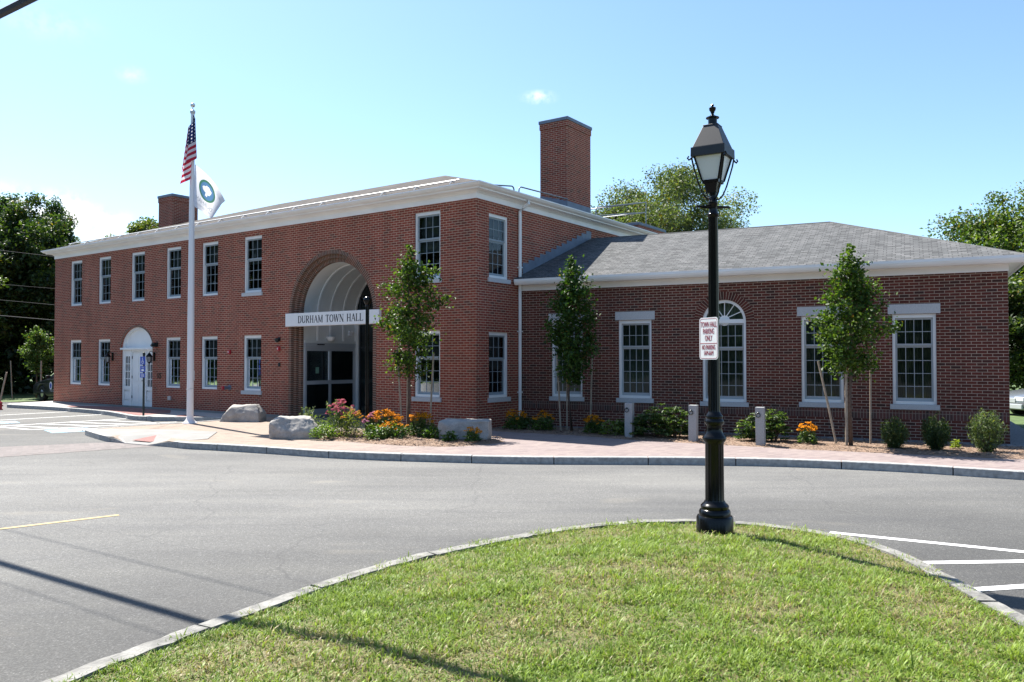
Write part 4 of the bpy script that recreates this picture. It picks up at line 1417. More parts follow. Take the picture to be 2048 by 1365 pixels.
def bed(name, poly, h, m, seed=0):
    """softly mounded bed"""
    xs = [p[0] for p in poly]; ys = [p[1] for p in poly]
    st = 0.14
    P = np.array(poly)
    gx, gy = np.meshgrid(np.arange(min(xs) - st, max(xs) + st, st), np.arange(min(ys) - st, max(ys) + st, st))
    g = np.stack([gx.ravel(), gy.ravel()], 1)
    ins = inside(g, P); d = edge_dist(g, P)
    z = np.where(ins, np.minimum(d / 0.35, 1) * h, -np.minimum(d, 0.3) * 0.4)
    z += np.array([noise.noise((a * 2.7, b * 2.7, seed)) for a, b in g]) * 0.018 * np.where(ins, 1, 0)
    W_ = gx.shape[1]
    keep = ins | (d < st * 0.8)
    Fc = []
    for j in range(gx.shape[0] - 1):
        for i in range(W_ - 1):
            q = (j * W_ + i, j * W_ + i + 1, (j + 1) * W_ + i + 1, (j + 1) * W_ + i)
            if all(keep[k] for k in q):
                Fc.append(q)
    me = np_mesh(name, np.column_stack([g, z]), np.array(Fc))
    me.shade_smooth()
    return structure(finish(name, me, m))


def inside(p, poly):
    x, y = p[:, 0], p[:, 1]
    r = np.zeros(len(p), bool)
    n = len(poly); j = n - 1
    for i in range(n):
        xi, yi = poly[i]; xj, yj = poly[j]
        c = ((yi > y) != (yj > y)) & (x < (xj - xi) * (y - yi) / (yj - yi + 1e-12) + xi)
        r ^= c
        j = i
    return r


def edge_dist(p, poly):
    d = np.full(len(p), 1e9)
    n = len(poly)
    for i in range(n):
        a = np.array(poly[i]); b = np.array(poly[(i + 1) % n])
        ab = b - a
        t = np.clip(((p - a) @ ab) / (ab @ ab + 1e-12), 0, 1)
        d = np.minimum(d, np.hypot(*(p - a - t[:, None] * ab).T))
    return d


bed_mid = spline([(-4.9, 18.75), (-4.39, 18.3), (-3.61, 17.85), (-2.84, 17.3), (-2.0, 16.95), (-1.2, 16.9), (-0.5, 17.35), (-0.15, 17.9), (-0.45, 18.6), (-1.2, 19.2), (-2.2, 20.0), (-3.0, 20.3), (-4.0, 20.2), (-4.7, 19.6), (-4.9, 18.75)], 4)[:-1]
bed('planting_bed', bed_mid, 0.05, M_mulch, 3)
wf = lambda x, y: tuple((F_WING @ Vector((x, y, 0)))[:2])
front = [(-0.5, 20.54), (0.2, 20.0), (1.44, 19.35), (2.58, 18.35), (3.98, 17.5), (5.26, 16.75), (5.86, 16.35), (6.73, 15.96), (7.77, 15.47), (8.66, 15.01), (9.39, 14.72), (10.6, 14.1)]
bed_wing = front + [wf(XW + 0.7, -1.2), wf(XW + 0.7, -0.5), wf(9, -0.5), wf(5, -0.45), wf(0.05, -0.35), (-0.25, 21.7), (-0.85, 20.95)]
bed('planting_bed', bed_wing, 0.035, M_mulch, 9)
# wood chips scattered over the beds
def chips(poly, n, seed, z):
    r = np.random.default_rng(seed)
    P = np.array(poly)
    lo, hi = P.min(0), P.max(0)
    c = lo + r.random((n * 3, 2)) * (hi - lo)
    c = c[inside(c, P)][:n]
    n = len(c)
    a = r.random(n) * 6.28; l = r.uniform(0.012, 0.035, n); w = r.uniform(0.005, 0.011, n)
    d = np.stack([np.cos(a), np.sin(a), r.uniform(-.3, .3, n)], 1); s = np.stack([-np.sin(a), np.cos(a), r.uniform(-.4, .4, n)], 1)
    ctr = np.column_stack([c, np.full(n, z) + r.uniform(0, 0.02, n)])
    V = np.stack([ctr + d * l[:, None] + s * w[:, None], ctr - d * l[:, None] + s * w[:, None], ctr - d * l[:, None] - s * w[:, None], ctr + d * l[:, None] - s * w[:, None]], 1).reshape(-1, 3)
    pal = np.array([(0.30, 0.20, 0.13), (0.16, 0.10, 0.07), (0.42, 0.32, 0.23), (0.10, 0.07, 0.055)])
    k = pal[r.integers(0, 4, n)] * r.uniform(0.8, 1.2, (n, 1))
    me = np_mesh('wood_chips', V, np.arange(n * 4).reshape(-1, 4), None, np.repeat(k, 4, 0))
    o = finish('wood_chips', me, M_petal)
    o['kind'] = 'stuff'; o['label'] = 'brown wood chip mulch scattered over the planting beds'; o['category'] = 'mulch'
    return o


chips(list(bed_mid), 3500, 5, 0.052)
chips(bed_wing, 7000, 6, 0.036)

# ------------------------------------------------------------------ grass island
isl_far = [(-5.2, -4.0), (-4.6, 0.0), (-3.6, 3.0), (-2.76, 4.77), (-2.44, 5.43), (-2.24, 5.79), (-2.01, 6.19), (-1.75, 6.66), (-1.44, 7.15), (-1.06, 7.65), (-0.63, 8.11), (-0.13, 8.56), (0.42, 8.98), (1.02, 9.31), (1.63, 9.48), (2.22, 9.51), (2.77, 9.36), (3.25, 9.03), (3.60, 8.62), (3.78, 8.22), (3.86, 7.69), (3.85, 7.1), (3.83, 6.59), (3.80, 5.99), (3.7, 4.5), (3.5, 2.0), (3.4, -4.0)]
isl = spline(isl_far, 4)
ISL = np.array(isl)


def island_z(p):
    d = edge_dist(p, ISL)
    t = np.clip(d / 1.6, 0, 1)
    return -0.075 + 0.085 * t * t * (3 - 2 * t)


st = 0.12
gx, gy = np.meshgrid(np.arange(-5.4, 4.1, st), np.arange(-4, 9.7, st))
g = np.stack([gx.ravel(), gy.ravel()], 1)
ins = inside(g, ISL); dd = edge_dist(g, ISL)
keep = ins | (dd < st * 0.75)
zz = island_z(g)
zz = np.where(ins, zz, -0.10)
zz += np.array([noise.noise((a * 2.0, b * 2.0, 1.0)) for a, b in g]) * 0.012
W_ = gx.shape[1]
Fc = [(j * W_ + i, j * W_ + i + 1, (j + 1) * W_ + i + 1, (j + 1) * W_ + i) for j in range(gx.shape[0] - 1) for i in range(W_ - 1)
      if keep[j * W_ + i] and keep[j * W_ + i + 1] and keep[(j + 1) * W_ + i + 1] and keep[(j + 1) * W_ + i]]
me = np_mesh('grass_island', np.column_stack([g, zz]), np.array(Fc))
me.shade_smooth()
M_thatch = mat('thatch', (0.12, 0.115, 0.045), 0.95, var=0.5, vscale=14, bump=0.8, bscale=45)
structure(finish('grass_island', me, M_thatch))
kerb_line('island_kerb', isl[::-1], -0.045, -0.25, 0.11, M_kerb_is, 1.4) if False else None
# kerb with the road outside: travel so that the road is on the right
area = sum(isl[i][0] * isl[(i + 1) % len(isl)][1] - isl[(i + 1) % len(isl)][0] * isl[i][1] for i in range(len(isl)))
kerb_line('island_kerb', isl if area > 0 else isl[::-1], -0.045, -0.25, 0.15, M_kerb_is, 1.3, rough=0.012)


def grass_blades():
    r = np.random.default_rng(21)
    pts = []
    for (y0, y1, dens) in ((3.3, 5.2, 8200), (5.2, 6.8, 6400), (6.8, 9.6, 4200), (-3.9, 3.3, 120)):
        n = int((y1 - y0) * 9.5 * dens)
        c = np.column_stack([r.uniform(-5.4, 4.0, n), r.uniform(y0, y1, n)])
        pts.append(c)
    c = np.concatenate(pts)
    ins = inside(c, ISL); c = c[ins]
    d = edge_dist(c, ISL)
    # thin and dry patches
    nz = np.array([noise.noise((a * 1.1, b * 1.1, 4.2)) + 0.5 * noise.noise((a * 3.3, b * 3.3, 8.1)) for a, b in c])
    keep = r.random(len(c)) < np.clip(0.88 + nz * 0.7, 0.40, 1.0)
    lamp = np.hypot(c[:, 0] - 2.2, c[:, 1] - 8.72)
    keep &= (lamp > 0.20) & ((lamp > 0.42) | (r.random(len(c)) < 0.3)) & (d > np.where(c[:, 1] < 6.6, 0.125, 0.03) + 0.02 * np.sin(c[:, 0] * 9 + c[:, 1] * 7))
    c = c[keep]; nz = nz[keep]; d = d[keep]
    # cluster into tufts
    n = len(c)
    z = island_z(c)
    tuft = np.array([noise.noise((a * 4.5, b * 4.5, 11.3)) for a, b in c])
    L_ = r.uniform(0.030, 0.076, n) * (1 + 0.9 * np.clip(tuft, -0.4, 1.0))
    tall = r.random(n) < 0.012
    L_[tall] *= 1.7
    wdt = r.uniform(0.0015, 0.0033, n) * (1 + 0.9 * (r.random(n) < 0.25))
    dead = r.random(n) < np.clip(0.24 - nz * 0.55, 0.05, 0.62)
    a = r.random(n) * 6.283
    lean = r.uniform(0.45, 1.45, n); lean[dead] += 0.35
    h = np.stack([np.cos(a), np.sin(a)], 1)
    s = np.stack([-np.sin(a), np.cos(a)], 1)
    base = np.column_stack([c, z - 0.004])
    rows = []
    for k, (t, wf_) in enumerate(((0, 0.8), (0.4, 1.0), (0.75, 0.75), (1.0, 0.05))):
        ang = lean * (0.35 + 0.65 * t)
        out = np.sin(ang) * t * L_; up = np.cos(ang * 0.95) * t * L_
        ctr = base + np.column_stack([h * out[:, None], up])
        side = np.column_stack([s * (wdt * wf_)[:, None], np.zeros(n)])
        rows.append(ctr + side); rows.append(ctr - side)
    V = np.stack(rows, 1).reshape(-1, 3)
    i0 = np.arange(n)[:, None] * 8
    Fq = np.concatenate([i0 + np.array([[0, 1, 3, 2]]), i0 + np.array([[2, 3, 5, 4]]), i0 + np.array([[4, 5, 7, 6]])])
    g1, g2 = np.array((0.085, 0.158, 0.015)), np.array((0.225, 0.305, 0.050))
    t = np.clip(r.random(n) * 0.7 + tuft * 0.5 + 0.2, 0, 1)[:, None]
    col = g1 * (1 - t) + g2 * t
    col[dead] = np.array((0.26, 0.22, 0.10)) * r.uniform(0.6, 1.25, (dead.sum(), 1))
    col *= r.uniform(0.82, 1.30, (n, 1))
    me = np_mesh('grass', V, Fq, None, np.repeat(col, 8, 0))
    o = finish('grass', me, M_grass)
    o['kind'] = 'stuff'; o['label'] = 'patchy sunlit green lawn grass on the kerbed island'; o['category'] = 'grass'


grass_blades()

# ------------------------------------------------------------------ foliage builders
def leaf_arrays(P, size, r, up=0.3, col=None, asp=0.55, axis=None):
    """one folded diamond leaf at each point"""
    n = len(P)
    nr = r.normal(size=(n, 3)); nr[:, 2] = np.abs(nr[:, 2]) + up
    nr /= np.linalg.norm(nr, axis=1)[:, None]
    a = r.normal(size=(n, 3)) if axis is None else axis + r.normal(size=(n, 3)) * 0.35
    a -= nr * (a * nr).sum(1)[:, None]
    a /= np.linalg.norm(a, axis=1)[:, None] + 1e-9
    b = np.cross(nr, a)
    s = size[:, None]
    V = np.stack([P - a * s * 0.5, P + b * s * asp * 0.5 + nr * s * 0.10 - a * s * 0.02, P + a * s * 0.5 - nr * s * 0.06, P - b * s * asp * 0.5 + nr * s * 0.10 - a * s * 0.02], 1).reshape(-1, 3)
    i = np.arange(n)[:, None] * 4
    F3 = np.concatenate([i + np.array([[0, 1, 2]]), i + np.array([[0, 2, 3]])])
    return V, F3, np.repeat(col, 4, 0)


def pal_cols(r, n, dark, light, warm=0.0, warmc=(0.16, 0.12, 0.02)):
    t = r.random((n, 1)) ** 1.3
    c = np.array(dark) * (1 - t) + np.array(light) * t
    if warm:
        k = r.random(n) < warm
        c[k] = np.array(warmc) * r.uniform(0.6, 1.2, (k.sum(), 1))
    return c


def limb(b, p0, p1, r0, r1, r, seg=7, wob=0.06):
    p0, p1 = Vector(p0), Vector(p1)
    L_ = (p1 - p0).length
    pts = []
    for i in range(5):
        t = i / 4
        q = p0.lerp(p1, t)
        if 0 < i < 4:
            q = q + Vector(r.normal(size=3)) * wob * L_ * 0.5
        pts.append(q)
    b.tube(pts, [r0 + (r1 - r0) * i / 4 for i in range(5)], seg)


def big_tree(seed, h, rad, base, nclump, nleaf, leaf, dark, light, warm=0.02, multi=1, shape='round', trunk_r=0.25, rough=0.2):
    """returns (trunk mesh builder, crown mesh): limbs run to leaf clumps spread through the crown's volume"""
    r = np.random.default_rng(seed)
    cz = (h + base) / 2; hz = (h - base) / 2
    cl = []
    tries = 0
    while len(cl) < nclump and tries < 20000:
        tries += 1
        d = r.normal(size=3); d /= np.linalg.norm(d)
        q = r.random() ** 0.42
        a = math.atan2(d[1], d[0])
        lob = 1 + rough * math.sin(a * 3 + seed) + rough * 0.7 * math.sin(d[2] * 5 + a * 2 + seed * 1.7)
        p = np.array((d[0] * rad * q * lob, d[1] * rad * q * lob, cz + d[2] * hz * q * (1 + 0.35 * rough * math.sin(a * 4 + seed))))
        if shape == 'oval' and p[2] > cz:
            f_ = 1 - 0.55 * (p[2] - cz) / hz
            p[0] *= f_; p[1] *= f_
        cl.append(p)
    cl = np.array(cl)
    cr = r.uniform(0.55, 1.25, nclump) * rad * 0.22
    per = np.maximum(6, (nleaf * (cr ** 2) / (cr ** 2).sum())).astype(int)
    P = []
    for c, q, k in zip(cl, cr, per):
        d = r.normal(size=(k, 3)); d /= np.linalg.norm(d, axis=1)[:, None]
        rr = r.random(k)[:, None] ** 0.5
        P.append(c + d * rr * q * np.array((1.15, 1.15, 0.75)) + r.normal(size=(k, 3)) * q * 0.12)
    P = np.concatenate(P)
    n = len(P)
    clump_tone = np.repeat(r.uniform(0.75, 1.25, nclump), per)[:, None]
    col = pal_cols(r, n, dark, light, warm) * clump_tone
    V, F3, C = leaf_arrays(P, r.uniform(0.7, 1.35, n) * leaf, r, 0.35, col)
    crown = np_mesh('crown', V, None, F3, C)
    b = B()
    stems = []
    for k in range(multi):
        a = 6.28 * k / multi + 0.4
        off = Vector((math.cos(a), math.sin(a), 0)) * (0.35 if multi > 1 else 0)
        top = Vector((math.cos(a) * rad * 0.3 * (multi > 1), math.sin(a) * rad * 0.3 * (multi > 1), base + (h - base) * 0.75))
        limb(b, off * 0.6 + Vector((0, 0, -0.2)), top, trunk_r / math.sqrt(multi), trunk_r * 0.18, r, 9, 0.05)
        stems.append((off * 0.6, top))
    for c in cl[:: max(1, nclump // 42)]:
        s0, s1 = stems[r.integers(0, multi)]
        t = min(max((c[2] - base * 0.6) / (h) * 0.8, 0.15), 0.9)
        p0 = s0.lerp(s1, t)
        limb(b, p0, c, trunk_r * 0.22 * (1.1 - t), 0.012, r, 5, 0.10)
    tm = bpy.data.meshes.new('trunk')
    b.bm.to_mesh(tm); b.bm.free(); tm.shade_smooth()
    return tm, crown


def place_tree(name, meshes, x, y, z, rz, sc, label, group, leafm, barkm, cat='tree'):
    t = thing(name, label, cat, T(x, y, z, rz) @ Matrix.Diagonal((sc[0], sc[1], sc[2], 1)), group)
    for nm, me, m in (('trunk', meshes[0], barkm), ('crown', meshes[1], leafm)):
        if not me.materials:
            me.materials.append(m)
        o = bpy.data.objects.new(nm, me)
        link(o, t)
    return t


DK, LT = (0.013, 0.030, 0.008), (0.070, 0.11, 0.024)
TA = big_tree(3, 13.0, 4.6, 0.8, 150, 46000, 0.28, DK, LT)
TB = big_tree(8, 15.0, 4.2, 2.0, 140, 44000, 0.26, (0.016, 0.038, 0.018), (0.065, 0.11, 0.04), shape='oval')
TC = big_tree(14, 10.0, 4.0, 0.4, 130, 40000, 0.27, (0.015, 0.034, 0.008), (0.09, 0.125, 0.026), 0.03)
g_l = 'dark trees beyond the left end of the building'
place_tree('broadleaf_tree', TA, -29.0, 47.0, 0, 0.4, (0.80, 0.80, 0.865), 'tall dark green tree rising left of the building corner', g_l, M_leaf, M_barkg)
place_tree('broadleaf_tree', TB, -28.8, 50.5, 0, 2.1, (0.44, 0.44, 0.80), 'narrow feathery tree directly above the left end of the cornice', g_l, M_leaf, M_barkg)
place_tree('broadleaf_tree', TB, -33.6, 53.0, 0, 3.3, (0.95, 0.95, 0.85), 'tall feathery tree with the highest crown at the left edge', g_l, M_leaf, M_barkg)
place_tree('broadleaf_tree', TC, -30.4, 44.0, 0, 1.0, (0.9, 0.9, 0.92), 'lower leafy tree with sunlit yellow green top at far left', g_l, M_leaf, M_barkg)
place_tree('broadleaf_tree', TC, -23.6, 46.4, 0, 4.0, (0.62, 0.62, 0.80), 'short bushy tree half hidden by the building corner, behind the small staked tree', g_l, M_leaf, M_barkg)
place_tree('broadleaf_tree', TA, -36.8, 47.0, 0, 3.0, (1, 1, 0.8), 'tree mostly cut off by the left picture edge', g_l, M_leaf, M_barkg)
place_tree('broadleaf_tree', TC, -38.0, 56.0, 0, 0.2, (1.3, 1.3, 1.05), 'deep shaded tree filling the gap low at the left edge', g_l, M_leaf, M_barkg)
r = np.random.default_rng(78)
n = 20000
P = np.column_stack([r.uniform(-50, -15, n), 46 + r.normal(size=n) * 1.2, r.random(n) ** 1.2 * 3.4])
V, F3, C = leaf_arrays(P, r.uniform(0.25, 0.5, n), r, 0.3, pal_cols(r, n, (0.012, 0.028, 0.008), (0.05, 0.085, 0.02)))
o = finish('undergrowth', np_mesh('undergrowth', V, None, F3, C), M_leaf)
o['kind'] = 'stuff'; o['label'] = 'dark undergrowth beneath the trees left of the building'; o['category'] = 'undergrowth'
TD = big_tree(33, 14.0, 3.6, 3.5, 110, 30000, 0.25, (0.04, 0.07, 0.014), (0.14, 0.17, 0.045), 0.04, shape='oval')
place_tree('roadside_tree', TD, -29.5, 66.0, 0, 0.0, (0.95, 0.95, 1.0), 'light green tree top showing behind the roof, left of the small chimney', 'trees behind the roofs', M_leaf, M_barkg)
place_tree('roadside_tree', TD, -33.3, 66.0, 0, 2.4, (0.55, 0.55, 0.89), 'small pointed tree top behind the roof, farther left of the small chimney', 'trees behind the roofs', M_leaf, M_barkg)
TE = big_tree(41, 13.2, 4.9, 4.2, 190, 85000, 0.165, (0.050, 0.078, 0.028), (0.165, 0.205, 0.090), 0.05, multi=4, rough=0.30, trunk_r=0.32)
place_tree('birch_tree', TE, 9.0, 46.0, 0, 0.9, (0.88, 0.90, 0.97), 'airy sunlit tree with thin trunks behind the grey wing roof', 'trees behind the roofs', M_leaf_gloss, M_barkg)
place_tree('birch_tree', TE, 12.6, 48.0, 0, 3.4, (0.5, 0.55, 0.78), 'lower tree behind the grey wing roof, right of the lamp post', 'trees behind the roofs', M_leaf_gloss, M_barkg)
TF = big_tree(52, 12.6, 5.6, 2.2, 190, 80000, 0.21, (0.03, 0.065, 0.012), (0.13, 0.18, 0.035), 0.03, rough=0.28)
place_tree('broadleaf_tree', TF, 31.3, 46.0, 0, 0.3, (1.0, 1.0, 1.0), 'large yellow green tree above the right end of the wing roof', 'trees at the right edge', M_leaf, M_barkg)
place_tree('broadleaf_tree', TC, 22.8, 35.5, 0, 2.2, (0.8, 0.8, 0.62), 'dark low tree showing in the gap at the right picture edge', 'trees at the right edge', M_leaf, M_barkg)
# a wooded edge across the street behind the viewpoint, seen mirrored in the glass
r = np.random.default_rng(77)
n = 26000
cx = r.uniform(-60, 60, n)
back = np.column_stack([cx, -42 + r.normal(size=n) * 2.5 + 6 * np.abs(cx / 60) ** 2, r.random(n) ** 1.2 * (9 + 2.5 * np.sin(cx * 0.35) + 1.5 * np.sin(cx * 0.9))])
cy = r.uniform(-42, 44, n)
left = np.column_stack([-56 + r.normal(size=n) * 2.5 - 0.10 * np.abs(cy), cy, r.random(n) ** 1.1 * (14.5 + 2.5 * np.sin(cy * 0.3) + 1.5 * np.sin(cy * 0.8))])
P = np.concatenate([back, left]); n = len(P)
V, F3, C = leaf_arrays(P, r.uniform(0.9, 1.7, n), r, 0.3, pal_cols(r, n, DK, LT))
me = np_mesh('far_wood', V, None, F3, C)
o = finish('far_wood', me, M_leaf)
o['kind'] = 'stuff'; o['label'] = 'far wooded edge mirrored in the window panes'; o['category'] = 'wood'


def young_tree(seed, h, base, rad, nleaf, leaf, dark, light, kick=None):
    """staked street tree: leader, upswept branches, leaf sprays along them"""
    r = np.random.default_rng(seed)
    b = B()
    limb(b, (0, 0, -0.05), (r.normal() * 0.03, r.normal() * 0.03, h * 0.93), 0.046, 0.008, r, 8, 0.02)
    P = []
    nb = 30
    for i in range(nb):
        t = (i + r.random()) / nb
        z0 = base + (h - base) * t * 0.84
        prof = (0.50 + 0.9 * math.sin(min(1, t * 1.5 + 0.12) * math.pi * 0.62)) * (1 - t ** 2.2 * 0.80)
        L_ = rad * prof * r.uniform(0.55, 1.18)
        a = i * 2.4 + r.normal() * 0.5
        up = L_ * r.uniform(0.35, 0.95)
        p0 = Vector((0, 0, z0)); p1 = Vector((math.cos(a) * L_, math.sin(a) * L_, z0 + up))
        limb(b, p0, p1, 0.014, 0.004, r, 5, 0.10)
        k = int(nleaf / nb * (0.4 + 0.9 * L_ / rad))
        for j in range(max(3, k // 22)):
            s = r.uniform(0.25, 1.05)
            c = p0.lerp(p1, s)
            q = r.uniform(0.07, 0.17)
            P.append(np.array(c) + r.normal(size=(22, 3)) * np.array((q, q, q * 0.85)))
    # leader top
    for j in range(8):
        z = h * 0.80 + (h * 0.2) * j / 8
        P.append(np.array((r.normal() * 0.04, r.normal() * 0.04, z)) + r.normal(size=(int(nleaf / 220) + 8, 3)) * np.array((0.11, 0.11, 0.10)) * (1.25 - j / 9))
    if kick:
        for (kx, ky, kz) in kick:
            p1 = Vector((kx, ky, kz)); limb(b, (0, 0, kz - 0.35), p1, 0.014, 0.005, r, 5, 0.08)
            for s in (0.45, 0.6, 0.75, 0.9, 1.0):
                c = Vector((0, 0, kz - 0.35)).lerp(p1, s)
                P.append(np.array(c) + r.normal(size=(38, 3)) * 0.09)
    P = np.concatenate(P)
    n = len(P)
    V, F3, C = leaf_arrays(P, r.uniform(0.65, 1.3, n) * leaf, r, 0.25, pal_cols(r, n, dark, light, 0.015), asp=0.68)
    crown = np_mesh('crown', V, None, F3, C)
    tm = bpy.data.meshes.new('trunk'); b.bm.to_mesh(tm); b.bm.free(); tm.shade_smooth()
    return tm, crown


YD, YL = (0.026, 0.062, 0.010), (0.105, 0.165, 0.024)
g_y = 'young staked trees in the planting beds'
Y1t = young_tree(101, 4.72, 1.30, 0.58, 4700, 0.085, YD, YL, [(0.95, -0.1, 3.3), (-0.72, 0.2, 2.75), (0.6, 0.0, 4.0)])
place_tree('young_tree', Y1t, -2.53, 19.55, 0.0, 0.0, (1, 1, 1), 'young staked tree in the flower bed in front of the main brick corner', g_y, M_leaf_gloss, M_bark)
Y2t = young_tree(117, 4.5, 1.20, 0.54, 5800, 0.085, (0.018, 0.05, 0.010), (0.065, 0.12, 0.02), [(0.78, 0.1, 3.0), (-0.70, 0.1, 2.7)])
place_tree('young_tree', Y2t, 1.51, 20.2, 0.0, 0.7, (1, 1, 1), 'shaded young staked tree hiding the first window of the wing', g_y, M_leaf_gloss, M_bark)
Y3t = young_tree(131, 4.3, 1.40, 0.53, 4900, 0.085, YD, YL, [(0.90, -0.1, 2.55), (-0.72, 0.0, 2.65), (-0.5, 0.0, 2.05)])
place_tree('young_tree', Y3t, 7.10, 16.8, 0.0, 0.0, (1, 1, 1), 'young staked tree between the two right hand windows of the wing', g_y, M_leaf_gloss, M_bark)
Y4t = young_tree(149, 3.6, 1.15, 0.66, 4200, 0.11, (0.03, 0.07, 0.015), (0.12, 0.18, 0.05))
place_tree('young_tree', Y4t, -24.0, 40.4, -0.08, 0.0, (1, 1, 1), 'small round crowned staked tree behind the police car', g_y, M_leaf_gloss, M_bark)


def stake(x, y, top, label, r_=0.024, dx=0.0, dy=0.0):
    b = B().tube([(0, 0, -0.1), (dx * 0.5, dy * 0.5, top / 2), (dx, dy, top)], r_, 7)
    o = b.build('tree_stake', M_stake, None, T(x, y, 0), smooth=True)
    tag(o, label, 'stake', 'wooden tree stakes')


stake(-2.66, 19.5, 2.05, 'wooden stake leaning left beside the trunk of the tree in the flower bed', dx=-0.14)
stake(-2.05, 19.9, 2.0, 'wooden stake right of the tree in the flower bed, before the lower window', dx=0.10)
stake(-2.62, 19.95, 1.9, 'pale upright stake just behind the trunk of the tree in the flower bed', 0.020, dx=0.02)
stake(1.24, 20.3, 1.95, 'wooden stake leaning left of the shaded tree at the first wing window', dx=-0.10)
stake(1.40, 20.42, 1.9, 'upright stake directly beside the shaded trunk at the first wing window', 0.020)
stake(2.02, 20.75, 1.95, 'wooden stake right of the shaded tree, against the bare brick', dx=0.06)
stake(6.92, 17.05, 1.80, 'thin stake slanting up left in front of the third wing window', dx=-0.36, dy=0.1)
stake(7.00, 16.78, 1.75, 'stout pale stake touching the trunk of the right hand young tree', 0.028)
stake(7.62, 17.05, 1.75, 'slim upright stake right of the right hand young tree', 0.020, dx=0.02)
stake(-24.9, 39.9, 1.75, 'grey stake left of the small tree behind the police car', 0.03, dx=-0.1)
stake(-23.3, 39.6, 1.75, 'short grey stake right of the small tree, above the police car bonnet', 0.04)
stake(-22.88, 35.8, 1.25, 'leaning grey stake at the far left edge beyond the parking bays', 0.035, dx=0.28)
# small red hydrant by the leaning stake
b = B().lathe([(0.15, -0.13), (0.15, -0.08), (0.10, -0.06), (0.10, 0.28), (0.125, 0.30), (0.125, 0.34), (0.09, 0.42), (0.03, 0.46), (0.03, 0.50)], 12)
b.tube([(-0.17, 0, 0.16), (0.17, 0, 0.16)], 0.05, 8)
tag(b.build('fire_hydrant', M_redp, None, T(-19.86, 31.1, -0.06) @ Matrix.Diagonal((0.6, 0.6, 0.55, 1)), smooth=True), 'small red hydrant at the far left edge beside the kerb', 'hydrant')


# ------------------------------------------------------------------ shrubs and flowers
def plant_mesh(P, size, r, dark, light, up=0.4, asp=0.5, axis=None, warm=0.0, warmc=(0.2, 0.2, 0.03)):
    n = len(P)
    V, F3, C = leaf_arrays(np.asarray(P), np.asarray(size), r, up, pal_cols(r, n, dark, light, warm, warmc), asp, axis)
    return np_mesh('foliage', V, None, F3, C)


def stems_builder(pts, rad=0.004):
    b = B()
    for a, c in pts:
        b.tube([a, c], rad, 4)
    return b


M_stem = mat('stem_green', (0.05, 0.09, 0.02), 0.8)


def rhododendron(x, y, rx, ry, h, seed, label):
    r = np.random.default_rng(seed)
    t = thing('rhododendron_bush', label, 'shrub', T(x, y, 0.02), 'broad leaved shrubs by the wing')
    P, A = [], []
    for i in range(int(170 * rx * h / 0.5)):
        d = r.normal(size=3); d[2] = abs(d[2]); d /= np.linalg.norm(d)
        q = r.uniform(0.55, 1.0)
        lob = 1 + 0.22 * math.sin(3 * math.atan2(d[1], d[0]) + seed)
        c = np.array((d[0] * rx * q * lob, d[1] * ry * q * lob, 0.05 + d[2] * h * q))
        k = 11
        a = np.linspace(0, 6.28, k, endpoint=False) + r.random()
        dirs = np.stack([np.cos(a), np.sin(a), np.full(k, 0.25)], 1)
        P.append(c + dirs * 0.055); A.append(dirs * 2.2)
    P = np.concatenate(P); A = np.concatenate(A)
    me = plant_mesh(P, r.uniform(0.09, 0.14, len(P)), r, (0.025, 0.055, 0.015), (0.10, 0.15, 0.045), 0.5, 0.36, A, 0.04, (0.22, 0.22, 0.10))
    me.materials.append(M_leaf_gloss); link(bpy.data.objects.new('foliage', me), t)
    b = B()
    for i in range(9):
        a = r.random() * 6.28
        b.tube([(0.03 * math.cos(a), 0.03 * math.sin(a), -0.05), (rx * 0.45 * math.cos(a), ry * 0.45 * math.sin(a), h * r.uniform(0.5, 0.85))], [0.014, 0.005], 5)
    b.build('stem', M_bark, t)


rhododendron(3.36, 18.75, 0.62, 0.5, 0.72, 3, 'largest glossy shrub between the first and second granite posts')
rhododendron(3.78, 18.45, 0.42, 0.4, 0.70, 4, 'glossy light tipped shrub touching the middle granite post')
rhododendron(5.35, 17.75, 0.36, 0.35, 0.60, 5, 'pale tipped shrub left of the right hand granite post')
rhododendron(5.78, 17.7, 0.38, 0.36, 0.72, 6, 'rounded dark shrub right of the right hand granite post')
rhododendron(2.85, 19.2, 0.36, 0.3, 0.42, 7, 'low dark shrub behind the left granite post')


def juniper(x, y, w, h, seed, label, light):
    r = np.random.default_rng(seed)
    t = thing('juniper_bush', label, 'shrub', T(x, y, 0.0), 'feathery upright shrubs at the right end')
    P, A, S = [], [], []
    for i in range(95):
        a = r.random() * 6.28; o = r.random() ** 0.6
        tp = np.array((math.cos(a) * w * o, math.sin(a) * w * o, h * (1.02 - 0.30 * o * o) * r.uniform(0.72, 1.05)))
        bs = np.array((math.cos(a) * w * o * 0.30, math.sin(a) * w * o * 0.30, 0.02))
        k = 34
        s = np.sort(r.random(k) ** 0.8)[:, None]
        c = bs + (tp - bs) * s + np.array((math.cos(a), math.sin(a), 0)) * (0.08 * np.sin(s * 3.1) * o)
        P.append(c + r.normal(size=(k, 3)) * 0.020)
        d = (tp - bs) / np.linalg.norm(tp - bs)
        A.append(np.tile(d * 1.6, (k, 1)) + r.normal(size=(k, 3)) * 0.5); S.append(r.uniform(0.045, 0.085, k))
    P, A, S = map(np.concatenate, (P, A, S))
    me = plant_mesh(P, S, r, (0.03, 0.06, 0.018), light, 0.2, 0.22, A, 0.02)
    me.materials.append(M_leaf); link(bpy.data.objects.new('foliage', me), t)
    b = B()
    for i in range(7):
        a = r.random() * 6.28
        b.tube([(0, 0, -0.05), (w * 0.4 * math.cos(a), w * 0.4 * math.sin(a), h * 0.7)], [0.012, 0.004], 5)
    b.build('stem', M_bark, t)


